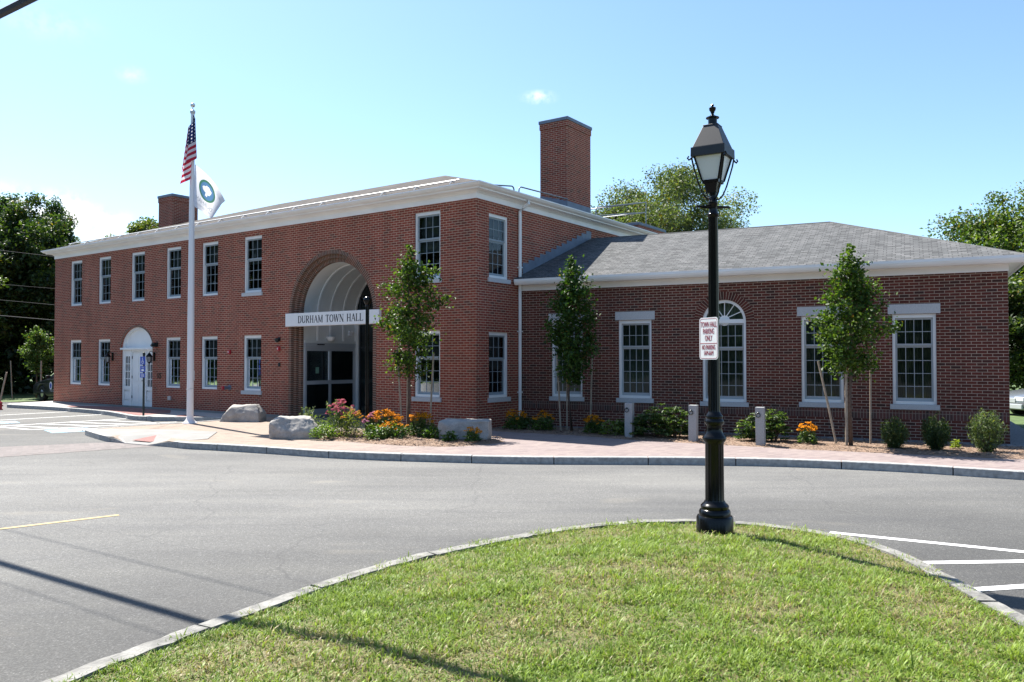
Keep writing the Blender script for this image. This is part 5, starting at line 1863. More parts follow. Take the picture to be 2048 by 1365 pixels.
juniper(7.80, 16.35, 0.25, 0.66, 1, 'narrow dark feathery shrub, first of the row right of the young tree', (0.09, 0.14, 0.05))
juniper(8.46, 16.02, 0.24, 0.74, 2, 'taller dark shaded feathery shrub below the last wing window', (0.07, 0.11, 0.04))
juniper(9.30, 15.72, 0.34, 0.84, 3, 'largest pale green feathery shrub beside the right brick corner', (0.17, 0.22, 0.10))


def flower_head(r, c, rad, npet, petc, cenc, tilt=0.5, droop=0.0):
    """daisy head: ring of petals round a raised disc; returns verts, tris, colours"""
    nrm = np.array((r.normal() * tilt, r.normal() * tilt - 0.25, 1.0)); nrm /= np.linalg.norm(nrm)
    u = np.cross(nrm, (0.3, 0.9, 0.1)); u /= np.linalg.norm(u); w = np.cross(nrm, u)
    V, F_, C_ = [], [], []
    for i in range(npet):
        a = 6.283 * i / npet + r.normal() * 0.08
        d = u * math.cos(a) + w * math.sin(a); s = -u * math.sin(a) + w * math.cos(a)
        k = len(V)
        L_ = rad * r.uniform(0.88, 1.1)
        V += [c + d * rad * 0.15, c + d * L_ * 0.62 + s * rad * 0.24 - nrm * droop * rad * 0.3, c + d * L_ - nrm * droop * rad, c + d * L_ * 0.62 - s * rad * 0.24 - nrm * droop * rad * 0.3]
        F_ += [(k, k + 1, k + 2), (k, k + 2, k + 3)]
        C_ += [np.array(petc) * r.uniform(0.85, 1.12)] * 4
    k = len(V)
    V.append(c + nrm * rad * 0.30); C_.append(np.array(cenc))
    for i in range(7):
        a = 6.283 * i / 7
        V.append(c + (u * math.cos(a) + w * math.sin(a)) * rad * 0.26 + nrm * 0.005); C_.append(np.array(cenc))
    for i in range(7):
        F_.append((k, k + 1 + i, k + 1 + (i + 1) % 7))
    return V, F_, C_


def flower_plant(name, x, y, w, h, nfl, seed, label, group, petc, cenc, rad=0.042, droop=0.1, leafd=(0.03, 0.07, 0.012), leafl=(0.12, 0.19, 0.035), leafh=0.62, cat='flowers', narrow=False, dep=None, asp=0.42):
    r = np.random.default_rng(seed)
    dep = dep or w
    t = thing(name, label, cat, T(x, y, 0.03), group)
    nl = int(420 * (w / 0.35) * (dep / 0.35) ** 0.5)
    d = r.normal(size=(nl, 3)); d /= np.linalg.norm(d, axis=1)[:, None]; d[:, 2] = np.abs(d[:, 2])
    q = r.uniform(0.3, 1, (nl, 1)) ** 0.5
    P = d * q * np.array((w, dep, h * leafh)) * (1 + 0.15 * np.sin(4 * np.arctan2(d[:, 1:2], d[:, 0:1])))
    P[:, 2] += 0.03
    A = d * np.array((1, 1, 0.4)) * 1.4
    me = plant_mesh(P, r.uniform(0.06, 0.12, nl), r, leafd, leafl, 0.5, asp, A)
    me.materials.append(M_leaf); link(bpy.data.objects.new('foliage', me), t)
    V, F_, C_ = [], [], []
    sb = B()
    nfl = int(nfl * 2.0)
    for i in range(nfl):
        a = r.random() * 6.28; o = r.random() ** 0.6
        zc = h * (1.0 - 0.28 * o * o) * r.uniform(0.80, 1.04)
        c = np.array((math.cos(a) * w * o * 0.95, math.sin(a) * dep * o * 0.95, zc))
        sb.tube([(c[0] * 0.4, c[1] * 0.4, 0.02), (c[0] * 0.85, c[1] * 0.85, zc * 0.6), tuple(c)], 0.0035, 4)
        v, f, k = flower_head(r, c, rad * r.uniform(0.8, 1.15), 9, petc, cenc, 0.45, droop)
        n0 = len(V); V += v; C_ += k; F_ += [tuple(j + n0 for j in q_) for q_ in f]
    sb.build('stem', M_stem, t)
    if nfl:
        me = np_mesh('blossoms', np.array(V), None, np.array(F_), np.array(C_))
        me.materials.append(M_petal); link(bpy.data.objects.new('blossoms', me), t)
    return t


ORG, BRN = (0.64, 0.225, 0.004), (0.05, 0.02, 0.01)
g_o = 'clumps of orange daisies'
flower_plant('orange_daisies', 0.08, 20.75, 0.32, 0.50, 30, 1, 'shaded clump of orange daisies at the foot of the downspout', g_o, ORG, BRN, 0.045)
flower_plant('orange_daisies', 0.80, 20.35, 0.30, 0.50, 26, 2, 'shaded clump of orange daisies just left of the shaded young tree', g_o, ORG, BRN, 0.045)
flower_plant('orange_daisies', 2.00, 19.55, 0.28, 0.44, 34, 3, 'shaded orange daisies right of the shaded young tree', g_o, ORG, BRN, 0.045)
flower_plant('orange_daisies', 6.33, 17.2, 0.22, 0.46, 30, 4, 'bright orange daisies on their own, right of the last granite post', g_o, ORG, BRN, 0.042)
flower_plant('orange_daisies', -3.02, 18.95, 0.46, 0.62, 70, 5, 'widest mass of orange daisies right of the black post', g_o, ORG, BRN, 0.044, dep=0.4)
flower_plant('orange_daisies', -2.72, 18.35, 0.38, 0.40, 26, 6, 'low orange daisies along the front edge of the flower bed', g_o, ORG, BRN, 0.040, leafh=0.8)
flower_plant('orange_daisies', -2.12, 18.75, 0.34, 0.58, 46, 7, 'orange daisies right beside the young tree trunk in the flower bed', g_o, ORG, BRN, 0.044)
flower_plant('orange_daisies', -0.86, 17.55, 0.20, 0.34, 15, 8, 'few small orange daisies in front of the flat topped boulder', g_o, ORG, BRN, 0.038)
g_p = 'clumps of pink coneflowers'
PNK, CON = (0.42, 0.10, 0.15), (0.25, 0.06, 0.02)
flower_plant('pink_coneflowers', -4.05, 18.85, 0.40, 0.86, 30, 11, 'tall pink coneflowers left of the black post', g_p, PNK, CON, 0.055, 0.5, leafl=(0.16, 0.21, 0.06), leafh=0.75, asp=0.3)
flower_plant('pink_coneflowers', -3.72, 18.45, 0.30, 0.70, 10, 12, 'yellowish grassy coneflower clump at the foot of the black post', g_p, (0.55, 0.25, 0.03), CON, 0.04, 0.4, leafd=(0.09, 0.12, 0.02), leafl=(0.24, 0.27, 0.06), leafh=0.95, asp=0.2)
flower_plant('pink_coneflowers', -3.30, 18.75, 0.20, 0.58, 11, 13, 'few mauve coneflowers between the black post and orange daisies', g_p, (0.50, 0.20, 0.30), CON, 0.045, 0.4)
g_g = 'leafy green plants in the beds'
flower_plant('leafy_plant', -4.62, 18.95, 0.26, 0.46, 0, 21, 'bright green grassy plant right of the white boulder', g_g, ORG, BRN, leafd=(0.08, 0.13, 0.02), leafl=(0.22, 0.28, 0.05), leafh=1.0, cat='plant', asp=0.16)
flower_plant('leafy_plant', -4.30, 18.35, 0.30, 0.30, 0, 22, 'low bright leafy plant at the left front of the flower bed', g_g, ORG, BRN, leafd=(0.06, 0.12, 0.02), leafl=(0.18, 0.26, 0.045), leafh=1.0, cat='plant')
flower_plant('leafy_plant', -3.05, 18.0, 0.26, 0.30, 0, 23, 'broad leaved green plant in front of the orange daisies', g_g, ORG, BRN, leafl=(0.14, 0.21, 0.04), leafh=1.0, cat='plant', asp=0.6)
flower_plant('leafy_plant', -1.75, 18.2, 0.28, 0.28, 0, 24, 'broad leaved dark plant just left of the flat topped boulder', g_g, ORG, BRN, leafl=(0.10, 0.17, 0.03), leafh=1.0, cat='plant', asp=0.6)
flower_plant('leafy_plant', -1.36, 17.55, 0.18, 0.20, 0, 25, 'small dark leafy plant at the front corner of the flat topped boulder', g_g, ORG, BRN, leafl=(0.07, 0.13, 0.025), leafh=1.0, cat='plant')
flower_plant('leafy_plant', 2.42, 19.15, 0.34, 0.34, 0, 26, 'yellow green low plant left of the first granite post', g_g, ORG, BRN, leafd=(0.06, 0.10, 0.02), leafl=(0.15, 0.20, 0.03), leafh=1.0, cat='plant')
flower_plant('leafy_plant', 8.96, 16.2, 0.09, 0.16, 0, 27, 'tiny lime green plant between the two right hand feathery shrubs', g_g, ORG, BRN, leafd=(0.12, 0.18, 0.02), leafl=(0.3, 0.34, 0.06), leafh=1.0, cat='plant')
flower_plant('leafy_plant', 0.45, 20.6, 0.24, 0.30, 0, 28, 'dark green plant between the two shaded daisy clumps', g_g, ORG, BRN, leafl=(0.06, 0.11, 0.025), leafh=1.0, cat='plant')


def tall_herb(x, y, h, w, seed, label):
    r = np.random.default_rng(seed)
    t = thing('silver_herb', label, 'plant', T(x, y, 0.02), 'tall silvery herbs')
    P, A = [], []
    b = B()
    for i in range(11):
        a = r.random() * 6.28; o = r.random() ** 0.5
        tp = np.array((math.cos(a) * w * o, math.sin(a) * w * o, h * r.uniform(0.7, 1.05)))
        b.tube([(0, 0, 0), tuple(tp)], 0.004, 4)
        k = 30
        s = r.uniform(0.2, 1.02, (k, 1))
        P.append(tp * s + r.normal(size=(k, 3)) * 0.012)
        aa = r.random(k) * 6.28
        A.append(np.stack([np.cos(aa), np.sin(aa), np.full(k, 0.9)], 1) * 1.6)
    P, A = np.concatenate(P), np.concatenate(A)
    me = plant_mesh(P, r.uniform(0.06, 0.10, len(P)), r, (0.09, 0.13, 0.06), (0.24, 0.29, 0.17), 0.2, 0.24, A)
    me.materials.append(M_leaf); link(bpy.data.objects.new('foliage', me), t)
    b.build('stem', M_stem, t)


tall_herb(-5.05, 19.9, 0.62, 0.20, 1, 'silvery upright herb standing behind the white boulder')
tall_herb(-4.25, 19.3, 0.85, 0.24, 2, 'tall silvery herb left of the pink coneflowers')


# ------------------------------------------------------------------ boulders
def boulder(x, y, rz, hull, seed, label, rough=0.03):
    bm = bmesh.new()
    for p in hull:
        bm.verts.new(p)
    res = bmesh.ops.convex_hull(bm, input=bm.verts[:])
    bmesh.ops.delete(bm, geom=[g_ for g_ in res['geom_interior'] if isinstance(g_, bmesh.types.BMVert)], context='VERTS')
    bmesh.ops.bevel(bm, geom=bm.edges[:], offset=0.012, segments=1, profile=0.5, affect='EDGES', clamp_overlap=True)
    bmesh.ops.triangulate(bm, faces=bm.faces[:])
    for k in range(4):
        long_e = [e_ for e_ in bm.edges if e_.calc_length() > (0.16, 0.09, 0.055, 0.035)[k]]
        bmesh.ops.subdivide_edges(bm, edges=long_e, cuts=1, use_grid_fill=True)
        bmesh.ops.triangulate(bm, faces=bm.faces[:])
    bm.normal_update()
    mv = [(v, v.normal.copy()) for v in bm.verts]
    for v, nn in mv:
        q = v.co + Vector((seed, seed * 0.7, 0))
        # chipped facets: stepped low-frequency noise gives flat breaks, fractal adds grain
        st_ = noise.noise(q * 2.2) * 3.0
        stp = (math.floor(st_) + min(1.0, (st_ - math.floor(st_)) * 3.0)) / 3.0
        g_ = noise.fractal(q * 7.0, 0.7, 2.2, 5)
        v.co += nn * (stp * rough * 1.3 + g_ * rough * 0.28)
    me = bpy.data.meshes.new('boulder'); bm.to_mesh(me); bm.free()
    o = finish('boulder', me, M_boulder, None, T(x, y, -0.03, rz))
    me.shade_smooth(); me.set_sharp_from_angle(angle=math.radians(24))
    tag(o, label, 'boulder', 'granite boulders on the forecourt')


boulder(-7.95, 23.75, -0.12, [(-0.62, -0.30, 0), (-0.55, 0.30, 0), (0.58, 0.32, 0), (0.60, -0.30, 0), (-0.52, -0.25, 0.24), (-0.33, 0.0, 0.50), (0.42, 0.15, 0.53), (0.42, -0.12, 0.53), (0.58, -0.28, 0.30), (0.60, 0.20, 0.30), (-0.25, -0.26, 0.44), (-0.05, -0.33, 0.30), (0.1, -0.34, 0.0)], 3.3, 'grey boulder with sloping left side nearest the flagpole')
boulder(-4.98, 18.72, -0.10, [(-0.60, -0.28, 0), (-0.56, 0.28, 0), (0.52, 0.32, 0), (0.55, -0.18, 0), (-0.60, -0.26, 0.42), (-0.52, 0.2, 0.50), (-0.30, -0.22, 0.50), (0.20, 0.20, 0.52), (0.32, -0.05, 0.47), (0.55, 0.1, 0.24), (0.52, -0.22, 0.18), (-0.02, -0.36, 0.22), (-0.05, -0.38, 0.02), (-0.35, -0.36, 0.25)], 8.1, 'pale boulder with a jagged sloping right end in front of the sliding doors', 0.04)
boulder(-1.04, 18.2, -0.14, [(-0.56, -0.28, 0), (-0.55, 0.28, 0), (0.52, 0.32, 0), (0.50, -0.28, 0), (-0.58, -0.24, 0.46), (-0.55, 0.25, 0.50), (0.54, 0.28, 0.50), (0.55, -0.22, 0.48), (-0.35, -0.33, 0.38), (0.56, -0.25, 0.2), (-0.2, -0.36, 0.1), (0.1, -0.28, 0.49)], 12.7, 'flat topped boulder below the main brick corner')


# ------------------------------------------------------------------ granite hitching posts
def hitching_post(x, y, rz, label, lean=(0, 0)):
    m = T(x, y, 0, rz) @ Matrix.Rotation(lean[0], 4, 'X') @ Matrix.Rotation(lean[1], 4, 'Y')
    t = thing('granite_post', label, 'post', m, 'granite posts with iron rings')
    B().box(-0.09, 0.09, -0.09, 0.09, -0.2, 0.82).build('shaft', M_post, t, bevel=0.008)
    b = B()
    pts = [(0.045 * math.sin(a), 0, 0.045 * math.cos(a)) for a in [2 * math.pi * i / 16 for i in range(17)]]
    b.tube(pts, 0.009, 6, Matrix.Translation((-0.03, -0.108, 0.655)))
    b.lathe([(0.022, 0), (0.022, 0.02), (0.012, 0.03)], 8, Matrix.Translation((-0.03, -0.089, 0.70)) @ Matrix.Rotation(math.pi / 2, 4, 'X'))
    b.build('iron_ring', M_blackm, t)


hitching_post(2.74, 18.7, math.radians(-27), 'square granite post below the left hand wing window')
hitching_post(4.03, 17.83, math.radians(-27), 'square granite post just left of the black lamp post shaft', (0.0, 0.01))
hitching_post(5.29, 17.05, math.radians(-27), 'square granite post farthest right, near the orange daisies', (0.0, -0.012))

# ------------------------------------------------------------------ street lamp
LX, LY, LZ = 2.20, 8.72, -0.035
lamp = thing('street_lamp', 'tall black traditional lamp post with four sided lantern on the grass island', 'street lamp', T(LX, LY, LZ))
FL = 28
prof = [(0.197, -0.1), (0.197, 0.165), (0.185, 0.185), (0.170, 0.19), (0.168, 0.235), (0.155, 0.255), (0.145, 0.26), (0.150, 0.275), (0.150, 0.295), (0.132, 0.315), (0.118, 0.325), (0.110, 0.345)]
B().lathe(prof, 40).build('base', M_black, lamp, smooth=True)
B().lathe([(0.104, 0.34), (0.101, 0.36), (0.098, 0.95), (0.102, 0.975)], 64, None, 0.07, (0.36, 0.951)).build('lower_shaft', M_black, lamp, smooth=True)
B().lathe([(0.10, 0.97), (0.112, 0.985), (0.128, 1.01), (0.128, 1.03), (0.115, 1.05), (0.096, 1.075), (0.088, 1.10), (0.084, 1.14), (0.086, 1.165), (0.100, 1.18), (0.106, 1.20), (0.100, 1.22), (0.088, 1.235), (0.095, 1.25), (0.092, 1.27), (0.075, 1.29), (0.066, 1.31)], 40).build('collar', M_black, lamp, smooth=True)
B().lathe([(0.066, 1.30), (0.064, 1.33), (0.051, 3.42), (0.053, 3.44)], 48, None, 0.10, (1.33, 3.425)).build('upper_shaft', M_black, lamp, smooth=True)
B().lathe([(0.052, 3.43), (0.060, 3.445), (0.062, 3.465), (0.050, 3.48), (0.046, 3.50), (0.046, 3.56), (0.052, 3.57), (0.052, 3.60), (0.040, 3.615), (0.038, 3.68), (0.045, 3.70), (0.040, 3.72)], 24).build('neck', M_black, lamp, smooth=True)
RZ = math.radians(-32)
R4 = Matrix.Rotation(RZ, 4, 'Z')
cb = B()
cb.tube([(-0.22, 0, 3.53), (-0.20, 0, 3.535), (-0.05, 0, 3.545), (0.05, 0, 3.545), (0.20, 0, 3.555), (0.22, 0, 3.555)], [0.006, 0.012, 0.020, 0.020, 0.012, 0.006], 8, Matrix.Rotation(math.radians(20), 4, 'Z'))
cb.build('ladder_bar', M_black, lamp, smooth=True)
lan = B()


def sq(b, z0, s0, z1, s1, m=R4):
    v0 = [b.bm.verts.new(m @ Vector((x * s0, y * s0, z0))) for x, y in ((-1, -1), (1, -1), (1, 1), (-1, 1))]
    v1 = [b.bm.verts.new(m @ Vector((x * s1, y * s1, z1))) for x, y in ((-1, -1), (1, -1), (1, 1), (-1, 1))]
    for i in range(4):
        j = (i + 1) % 4
        b.bm.faces.new((v0[i], v0[j], v1[j], v1[i]))
    b.bm.faces.new(v0[::-1]); b.bm.faces.new(v1)


sq(lan, 3.70, 0.045, 3.80, 0.072)
sq(lan, 3.80, 0.090, 3.832, 0.095)
zb, zt, sb_, st_ = 3.83, 4.10, 0.092, 0.160
for sx, sy in ((-1, -1), (1, -1), (1, 1), (-1, 1)):
    lan.tube([R4 @ Vector((sx * sb_, sy * sb_, zb)), R4 @ Vector((sx * st_, sy * st_, zt))], 0.013, 4)
lan.build('lantern_frame', M_black, lamp)
gl_ = B(); sq(gl_, zb, sb_ - 0.006, zt, st_ - 0.006)
gl_.build('lantern_glass', M_lampglass, lamp)
rf = B()
sq(rf, 4.085, 0.188, 4.185, 0.186)
sq(rf, 4.187, 0.172, 4.43, 0.080)
sq(rf, 4.431, 0.084, 4.442, 0.080)
rf.build('lantern_roof', mat('black_roof', (0.020, 0.021, 0.023), 0.5), lamp, bevel=0.004)
B().lathe([(0.048, 4.44), (0.048, 4.515), (0.072, 4.522), (0.072, 4.530), (0.040, 4.545), (0.018, 4.56), (0.014, 4.575), (0.022, 4.583), (0.020, 4.59), (0.034, 4.61), (0.038, 4.635), (0.034, 4.64), (0.012, 4.647), (0.012, 4.655), (0.018, 4.665), (0.008, 4.68)], 24).build('finial', M_black, lamp, smooth=True)
for sx, sy in ((-1, -1), (1, -1), (1, 1), (-1, 1)):
    d = Vector((sx, sy, 0)).normalized()
    br = B().tube([R4 @ (d * o_ + Vector((0, 0, z))) for o_, z in ((0.285, 4.085), (0.300, 4.065), (0.283, 4.045), (0.262, 4.06), (0.252, 4.08), (0.235, 4.00), (0.165, 3.78), (0.12, 3.68), (0.075, 3.635), (0.035, 3.63))], 0.0095, 7)
    br.build('brace', M_black, lamp, smooth=True)

# parking sign clamped to the lamp post
ps_m = T(LX, LY, LZ) @ T(0, 0, 0, math.radians(-64)) @ Matrix.Translation((0, -0.072, 2.105))
psign = thing('parking_sign', 'white upright metal sign with red parking words on the lamp post', 'sign', ps_m)


def rrect(w, h, r_, n=6):
    pts = []
    for cx, cz, a0 in ((w / 2 - r_, -h / 2 + r_, -90), (w / 2 - r_, h / 2 - r_, 0), (-w / 2 + r_, h / 2 - r_, 90), (-w / 2 + r_, -h / 2 + r_, 180)):
        for i in range(n + 1):
            a = math.radians(a0 + 90 * i / n)
            pts.append((cx + r_ * math.cos(a), cz + r_ * math.sin(a)))
    return pts


def plate(loops, t, y=0):
    me = curve_plate(loops, t)
    me.materials.clear()
    for v in me.vertices:
        v.co.y += y
    return me


finish('panel', plate([rrect(0.305, 0.457, 0.038)], 0.003), M_signw, psign, ps_m)
add_mesh(B(), plate([rrect(0.283, 0.435, 0.030), rrect(0.275, 0.427, 0.026)[::-1]], 0.0012, -0.0013)).build('border', M_signr, psign, ps_m)
B().box(-0.137, 0.137, -0.0013, -0.0001, -0.056, -0.050).build('divider', M_signr, psign, ps_m)
for s, z, sz, xs in (('TOWN HALL', 0.150, 0.068, 0.52), ('PARKING', 0.076, 0.068, 0.52), ('ONLY', 0.002, 0.068, 0.52), ('NO PARKING', -0.098, 0.058, 0.50), ('1AM-6AM', -0.160, 0.058, 0.52)):
    add_mesh(B(), text_mesh(s, sz * 1.25, 0.0008, xs), Matrix.Translation((0, -0.0012, z))).build('lettering', M_signr, psign, ps_m)
B().box(-0.03, 0.03, 0.0035, 0.055, 0.10, 0.14).box(-0.03, 0.03, 0.0035, 0.055, -0.14, -0.10).build('clamp', M_blackm, psign, ps_m)

# ------------------------------------------------------------------ flagpole and flags
FX, FY = -9.24, 23.0
fp = thing('flagpole', 'tall white tapered flagpole with silver ball on the brick forecourt', 'flagpole', T(FX, FY, 0))
B().lathe([(0.20, -0.02), (0.20, 0.015), (0.15, 0.06), (0.105, 0.13), (0.094, 0.20)], 24).build('flash_collar', M_polew, fp, smooth=True)
B().lathe([(0.093, 0.0), (0.092, 3.0), (0.075, 6.0), (0.052, 8.95)], 24).build('pole', M_polew, fp, smooth=True)
B().lathe([(0.055, 8.93), (0.072, 8.96), (0.072, 9.02), (0.03, 9.06), (0.012, 9.07), (0.012, 9.13)], 16).build('truck', M_alu, fp, smooth=True)
B().lathe([(0.008, 9.12)] + [(0.068 * math.sin(math.pi * i / 12), 9.19 - 0.068 * math.cos(math.pi * i / 12)) for i in range(1, 12)] + [(0.004, 9.258)], 20).build('ball', mat('silver_ball', (0.7, 0.7, 0.68), 0.3, metal=0.7), fp, smooth=True)
B().tube([(0.07, -0.05, 8.95), (0.10, -0.05, 4.5), (0.115, -0.04, 1.25)], 0.006, 5).build('halyard', M_rope, fp)
B().tube([(0.09, -0.03, 1.55), (0.125, -0.04, 1.5), (0.125, -0.04, 1.25), (0.09, -0.03, 1.2)], 0.012, 6).build('cleat', M_alu, fp)
B().tube([(0.101 * math.cos(a), 0.101 * math.sin(a), 0.98 + 0.02 * math.cos(a)) for a in [2 * math.pi * i / 16 for i in range(17)]], 0.008, 5).build('pole_band', M_alu, fp)


def cloth(nu, nv, f):
    V = [f(i / nu, j / nv) for j in range(nv + 1) for i in range(nu + 1)]
    Fq = [(j * (nu + 1) + i, j * (nu + 1) + i + 1, (j + 1) * (nu + 1) + i + 1, (j + 1) * (nu + 1) + i) for j in range(nv) for i in range(nu)]
    UV = [((i / nu), (j / nv)) for j in range(nv + 1) for i in range(nu + 1)]
    return V, Fq, UV


def cloth_obj(name, V, Fq, UV, m, parent=None, matrix=None):
    me = bpy.data.meshes.new(name); me.from_pydata(V, [], Fq)
    uvl = me.uv_layers.new(name='UVMap')
    for p in me.polygons:
        for li in p.loop_indices:
            uvl.data[li].uv = UV[me.loops[li].vertex_index]
    me.shade_smooth()
    return finish(name, me, m, parent, matrix)


# United States flag: stripes and starred canton as a procedural cloth pattern
M_us = bpy.data.materials.new('striped_flag')
N, L, p_ = nodes_of(M_us)
p_.inputs['Roughness'].default_value = 0.8
uvn = N.new('ShaderNodeUVMap'); sep = N.new('ShaderNodeSeparateXYZ'); L.new(uvn.outputs[0], sep.inputs[0])


def mth(op, a, b=None, nn=None):
    q = N.new('ShaderNodeMath'); q.operation = op
    for i, v in enumerate((a, b)):
        if v is None:
            continue
        if isinstance(v, (int, float)):
            q.inputs[i].default_value = v
        else:
            L.new(v, q.inputs[i])
    return q.outputs[0]


sv = mth('FLOOR', mth('MULTIPLY', sep.outputs['Y'], 13.0))
odd = mth('MODULO', sv, 2.0)
canton = mth('MULTIPLY', mth('LESS_THAN', sep.outputs['X'], 0.40), mth('GREATER_THAN', sep.outputs['Y'], 6 / 13))
fx = mth('SUBTRACT', mth('FRACT', mth('MULTIPLY', sep.outputs['X'], 12.5)), 0.5)
fy = mth('SUBTRACT', mth('FRACT', mth('MULTIPLY', sep.outputs['Y'], 11.0)), 0.5)
star = mth('LESS_THAN', mth('ADD', mth('MULTIPLY', fx, fx), mth('MULTIPLY', fy, fy)), 0.035)
mA = N.new('ShaderNodeMixRGB'); mA.inputs['Color1'].default_value = (0.48, 0.02, 0.05, 1); mA.inputs['Color2'].default_value = (0.78, 0.76, 0.78, 1)
L.new(odd, mA.inputs['Fac'])
mB = N.new('ShaderNodeMixRGB'); mB.inputs['Color1'].default_value = (0.010, 0.018, 0.075, 1); mB.inputs['Color2'].default_value = (0.78, 0.78, 0.8, 1)
L.new(star, mB.inputs['Fac'])
mC = N.new('ShaderNodeMixRGB'); L.new(canton, mC.inputs['Fac']); L.new(mA.outputs[0], mC.inputs['Color1']); L.new(mB.outputs[0], mC.inputs['Color2'])
L.new(mC.outputs[0], p_.inputs['Base Color'])
tr = N.new('ShaderNodeBsdfTranslucent'); L.new(mC.outputs[0], tr.inputs['Color'])
ms = N.new('ShaderNodeMixShader'); ms.inputs['Fac'].default_value = 0.4
L.new(p_.outputs[0], ms.inputs[1]); L.new(tr.outputs[0], ms.inputs[2]); L.new(ms.outputs[0], N['Material Output'].inputs['Surface'])


def us(u, v):
    """hoist (u=0) runs down the pole; the fly hangs limp in folds, gathered under the top corner"""
    # limp: fly cloth swings down; hoist 1.15 m, fly 1.9 m
    hang = 0.93 * u                                         # how far the fly end falls
    zh = 8.88 - 1.12 * (1 - v)
    z = zh - hang * 1.0
    spread = 0.12 + 0.30 * (1 - v)
    fold = math.sin(u * 9.5) * (0.11 + 0.10 * (1 - v))
    x = 0.03 - 0.10 * u + fold * 0.75 - 0.10 * (1 - v) * u * 1.6 + 0.02
    y = -0.10 + 0.14 * math.cos(u * 9.5) * (0.5 + 0.5 * (1 - v)) * min(1, u * 4) - 0.06 * u
    return (x, y, z)


V, Fq, UV = cloth(60, 26, us)
o = cloth_obj('national_flag', V, Fq, UV, M_us, None, T(FX, FY, 0))
tag(o, 'limp red white and blue striped flag folded against the top of the flagpole', 'flag')

# town flag: white cloth with a green ringed blue seal, lit from behind
M_cloth = bpy.data.materials.new('white_flag')
N, L, p_ = nodes_of(M_cloth)
p_.inputs['Base Color'].default_value = (0.9, 0.9, 0.9, 1); p_.inputs['Roughness'].default_value = 0.8
uvn = N.new('ShaderNodeUVMap'); sep = N.new('ShaderNodeSeparateXYZ'); L.new(uvn.outputs[0], sep.inputs[0])
dx = mth('MULTIPLY', mth('SUBTRACT', sep.outputs['X'], 0.46), 0.90)
dy = mth('SUBTRACT', sep.outputs['Y'], 0.60)
rad_ = mth('SQRT', mth('ADD', mth('MULTIPLY', dx, dx), mth('MULTIPLY', dy, dy)))
nz = N.new('ShaderNodeTexNoise'); nz.inputs['Scale'].default_value = 9; nz.inputs['Detail'].default_value = 3
L.new(uvn.outputs[0], nz.inputs['Vector'])
ty = mth('ADD', dy, -0.03)
treer = mth('ADD', mth('SQRT', mth('ADD', mth('MULTIPLY', mth('MULTIPLY', dx, 0.85), mth('MULTIPLY', dx, 0.85)), mth('MULTIPLY', mth('MULTIPLY', ty, 1.35), mth('MULTIPLY', ty, 1.35)))), mth('MULTIPLY', mth('SUBTRACT', nz.outputs['Fac'], 0.5), 0.16))
trunkm = mth('MULTIPLY', mth('LESS_THAN', mth('ABSOLUTE', dx), 0.035), mth('MULTIPLY', mth('LESS_THAN', dy, 0.0), mth('GREATER_THAN', dy, -0.14)))
treem = mth('MAXIMUM', mth('LESS_THAN', treer, 0.125), trunkm)
c1 = N.new('ShaderNodeMixRGB'); c1.inputs['Color1'].default_value = (0.9, 0.9, 0.9, 1); c1.inputs['Color2'].default_value = (0.07, 0.20, 0.13, 1)
L.new(mth('LESS_THAN', rad_, 0.265), c1.inputs['Fac'])
c2 = N.new('ShaderNodeMixRGB'); c2.inputs['Color2'].default_value = (0.10, 0.22, 0.38, 1)
L.new(mth('LESS_THAN', rad_, 0.215), c2.inputs['Fac']); L.new(c1.outputs[0], c2.inputs['Color1'])
c3 = N.new('ShaderNodeMixRGB'); c3.inputs['Color2'].default_value = (0.8, 0.8, 0.76, 1)
L.new(treem, c3.inputs['Fac']); L.new(c2.outputs[0], c3.inputs['Color1'])
L.new(c3.outputs[0], p_.inputs['Base Color'])
tr = N.new('ShaderNodeBsdfTranslucent'); L.new(c3.outputs[0], tr.inputs['Color'])
ms = N.new('ShaderNodeMixShader'); ms.inputs['Fac'].default_value = 0.72
L.new(p_.outputs[0], ms.inputs[1]); L.new(tr.outputs[0], ms.inputs[2]); L.new(ms.outputs[0], N['Material Output'].inputs['Surface'])
# corner positions relative to the pole: hoist top, hoist bottom, fly bottom, fly top
HT, HB, FB, FT = Vector((0.10, -0.05, 7.46)), Vector((0.07, -0.05, 6.25)), Vector((0.72, -0.42, 5.83)), Vector((1.04, -0.30, 6.36))


def town(u, v):
    a = HB.lerp(FB, u); b_ = HT.lerp(FT, u)
    p = a.lerp(b_, v)
    p = p + Vector((0.02, -0.10, 0)) * math.sin(u * 5.2 + v * 1.4) * u + Vector((0.07, 0, 0.06)) * math.sin(math.pi * u) * v
    p += Vector((0.0, 0.10, 0)) * max(0, v - 0.8) * 5 * u
    return (p.x, p.y, p.z)


V, Fq, UV = cloth(36, 30, town)
tf = cloth_obj('town_flag', V, Fq, UV, M_cloth, None, T(FX, FY, 0))
tag(tf, 'white flag with a round green and blue tree seal flying below the striped flag', 'flag')
# mirrored faint lettering, read through the cloth from its back
lb = B()
for s, vz, sz in (('DURHAM', 0.24, 0.20), ('NEW HAMPSHIRE', 0.11, 0.105)):
    me = text_mesh(s, sz, 0.0)
    for p in me.polygons:
        try:
            q = []
            for i in p.vertices:
                co = me.vertices[i].co
                u = 0.46 - co.x / 1.05 * 0.95; v = vz + co.z / 1.15
                w = Vector(town(min(max(u, 0), 1), v))
                q.append(lb.bm.verts.new(w + Vector((0.001, -0.006, 0))))
            lb.bm.faces.new(q)
        except ValueError:
            pass
lb.build('flag_lettering', mat('flag_grey', (0.55, 0.55, 0.55), 0.8), tf, T(FX, FY, 0))


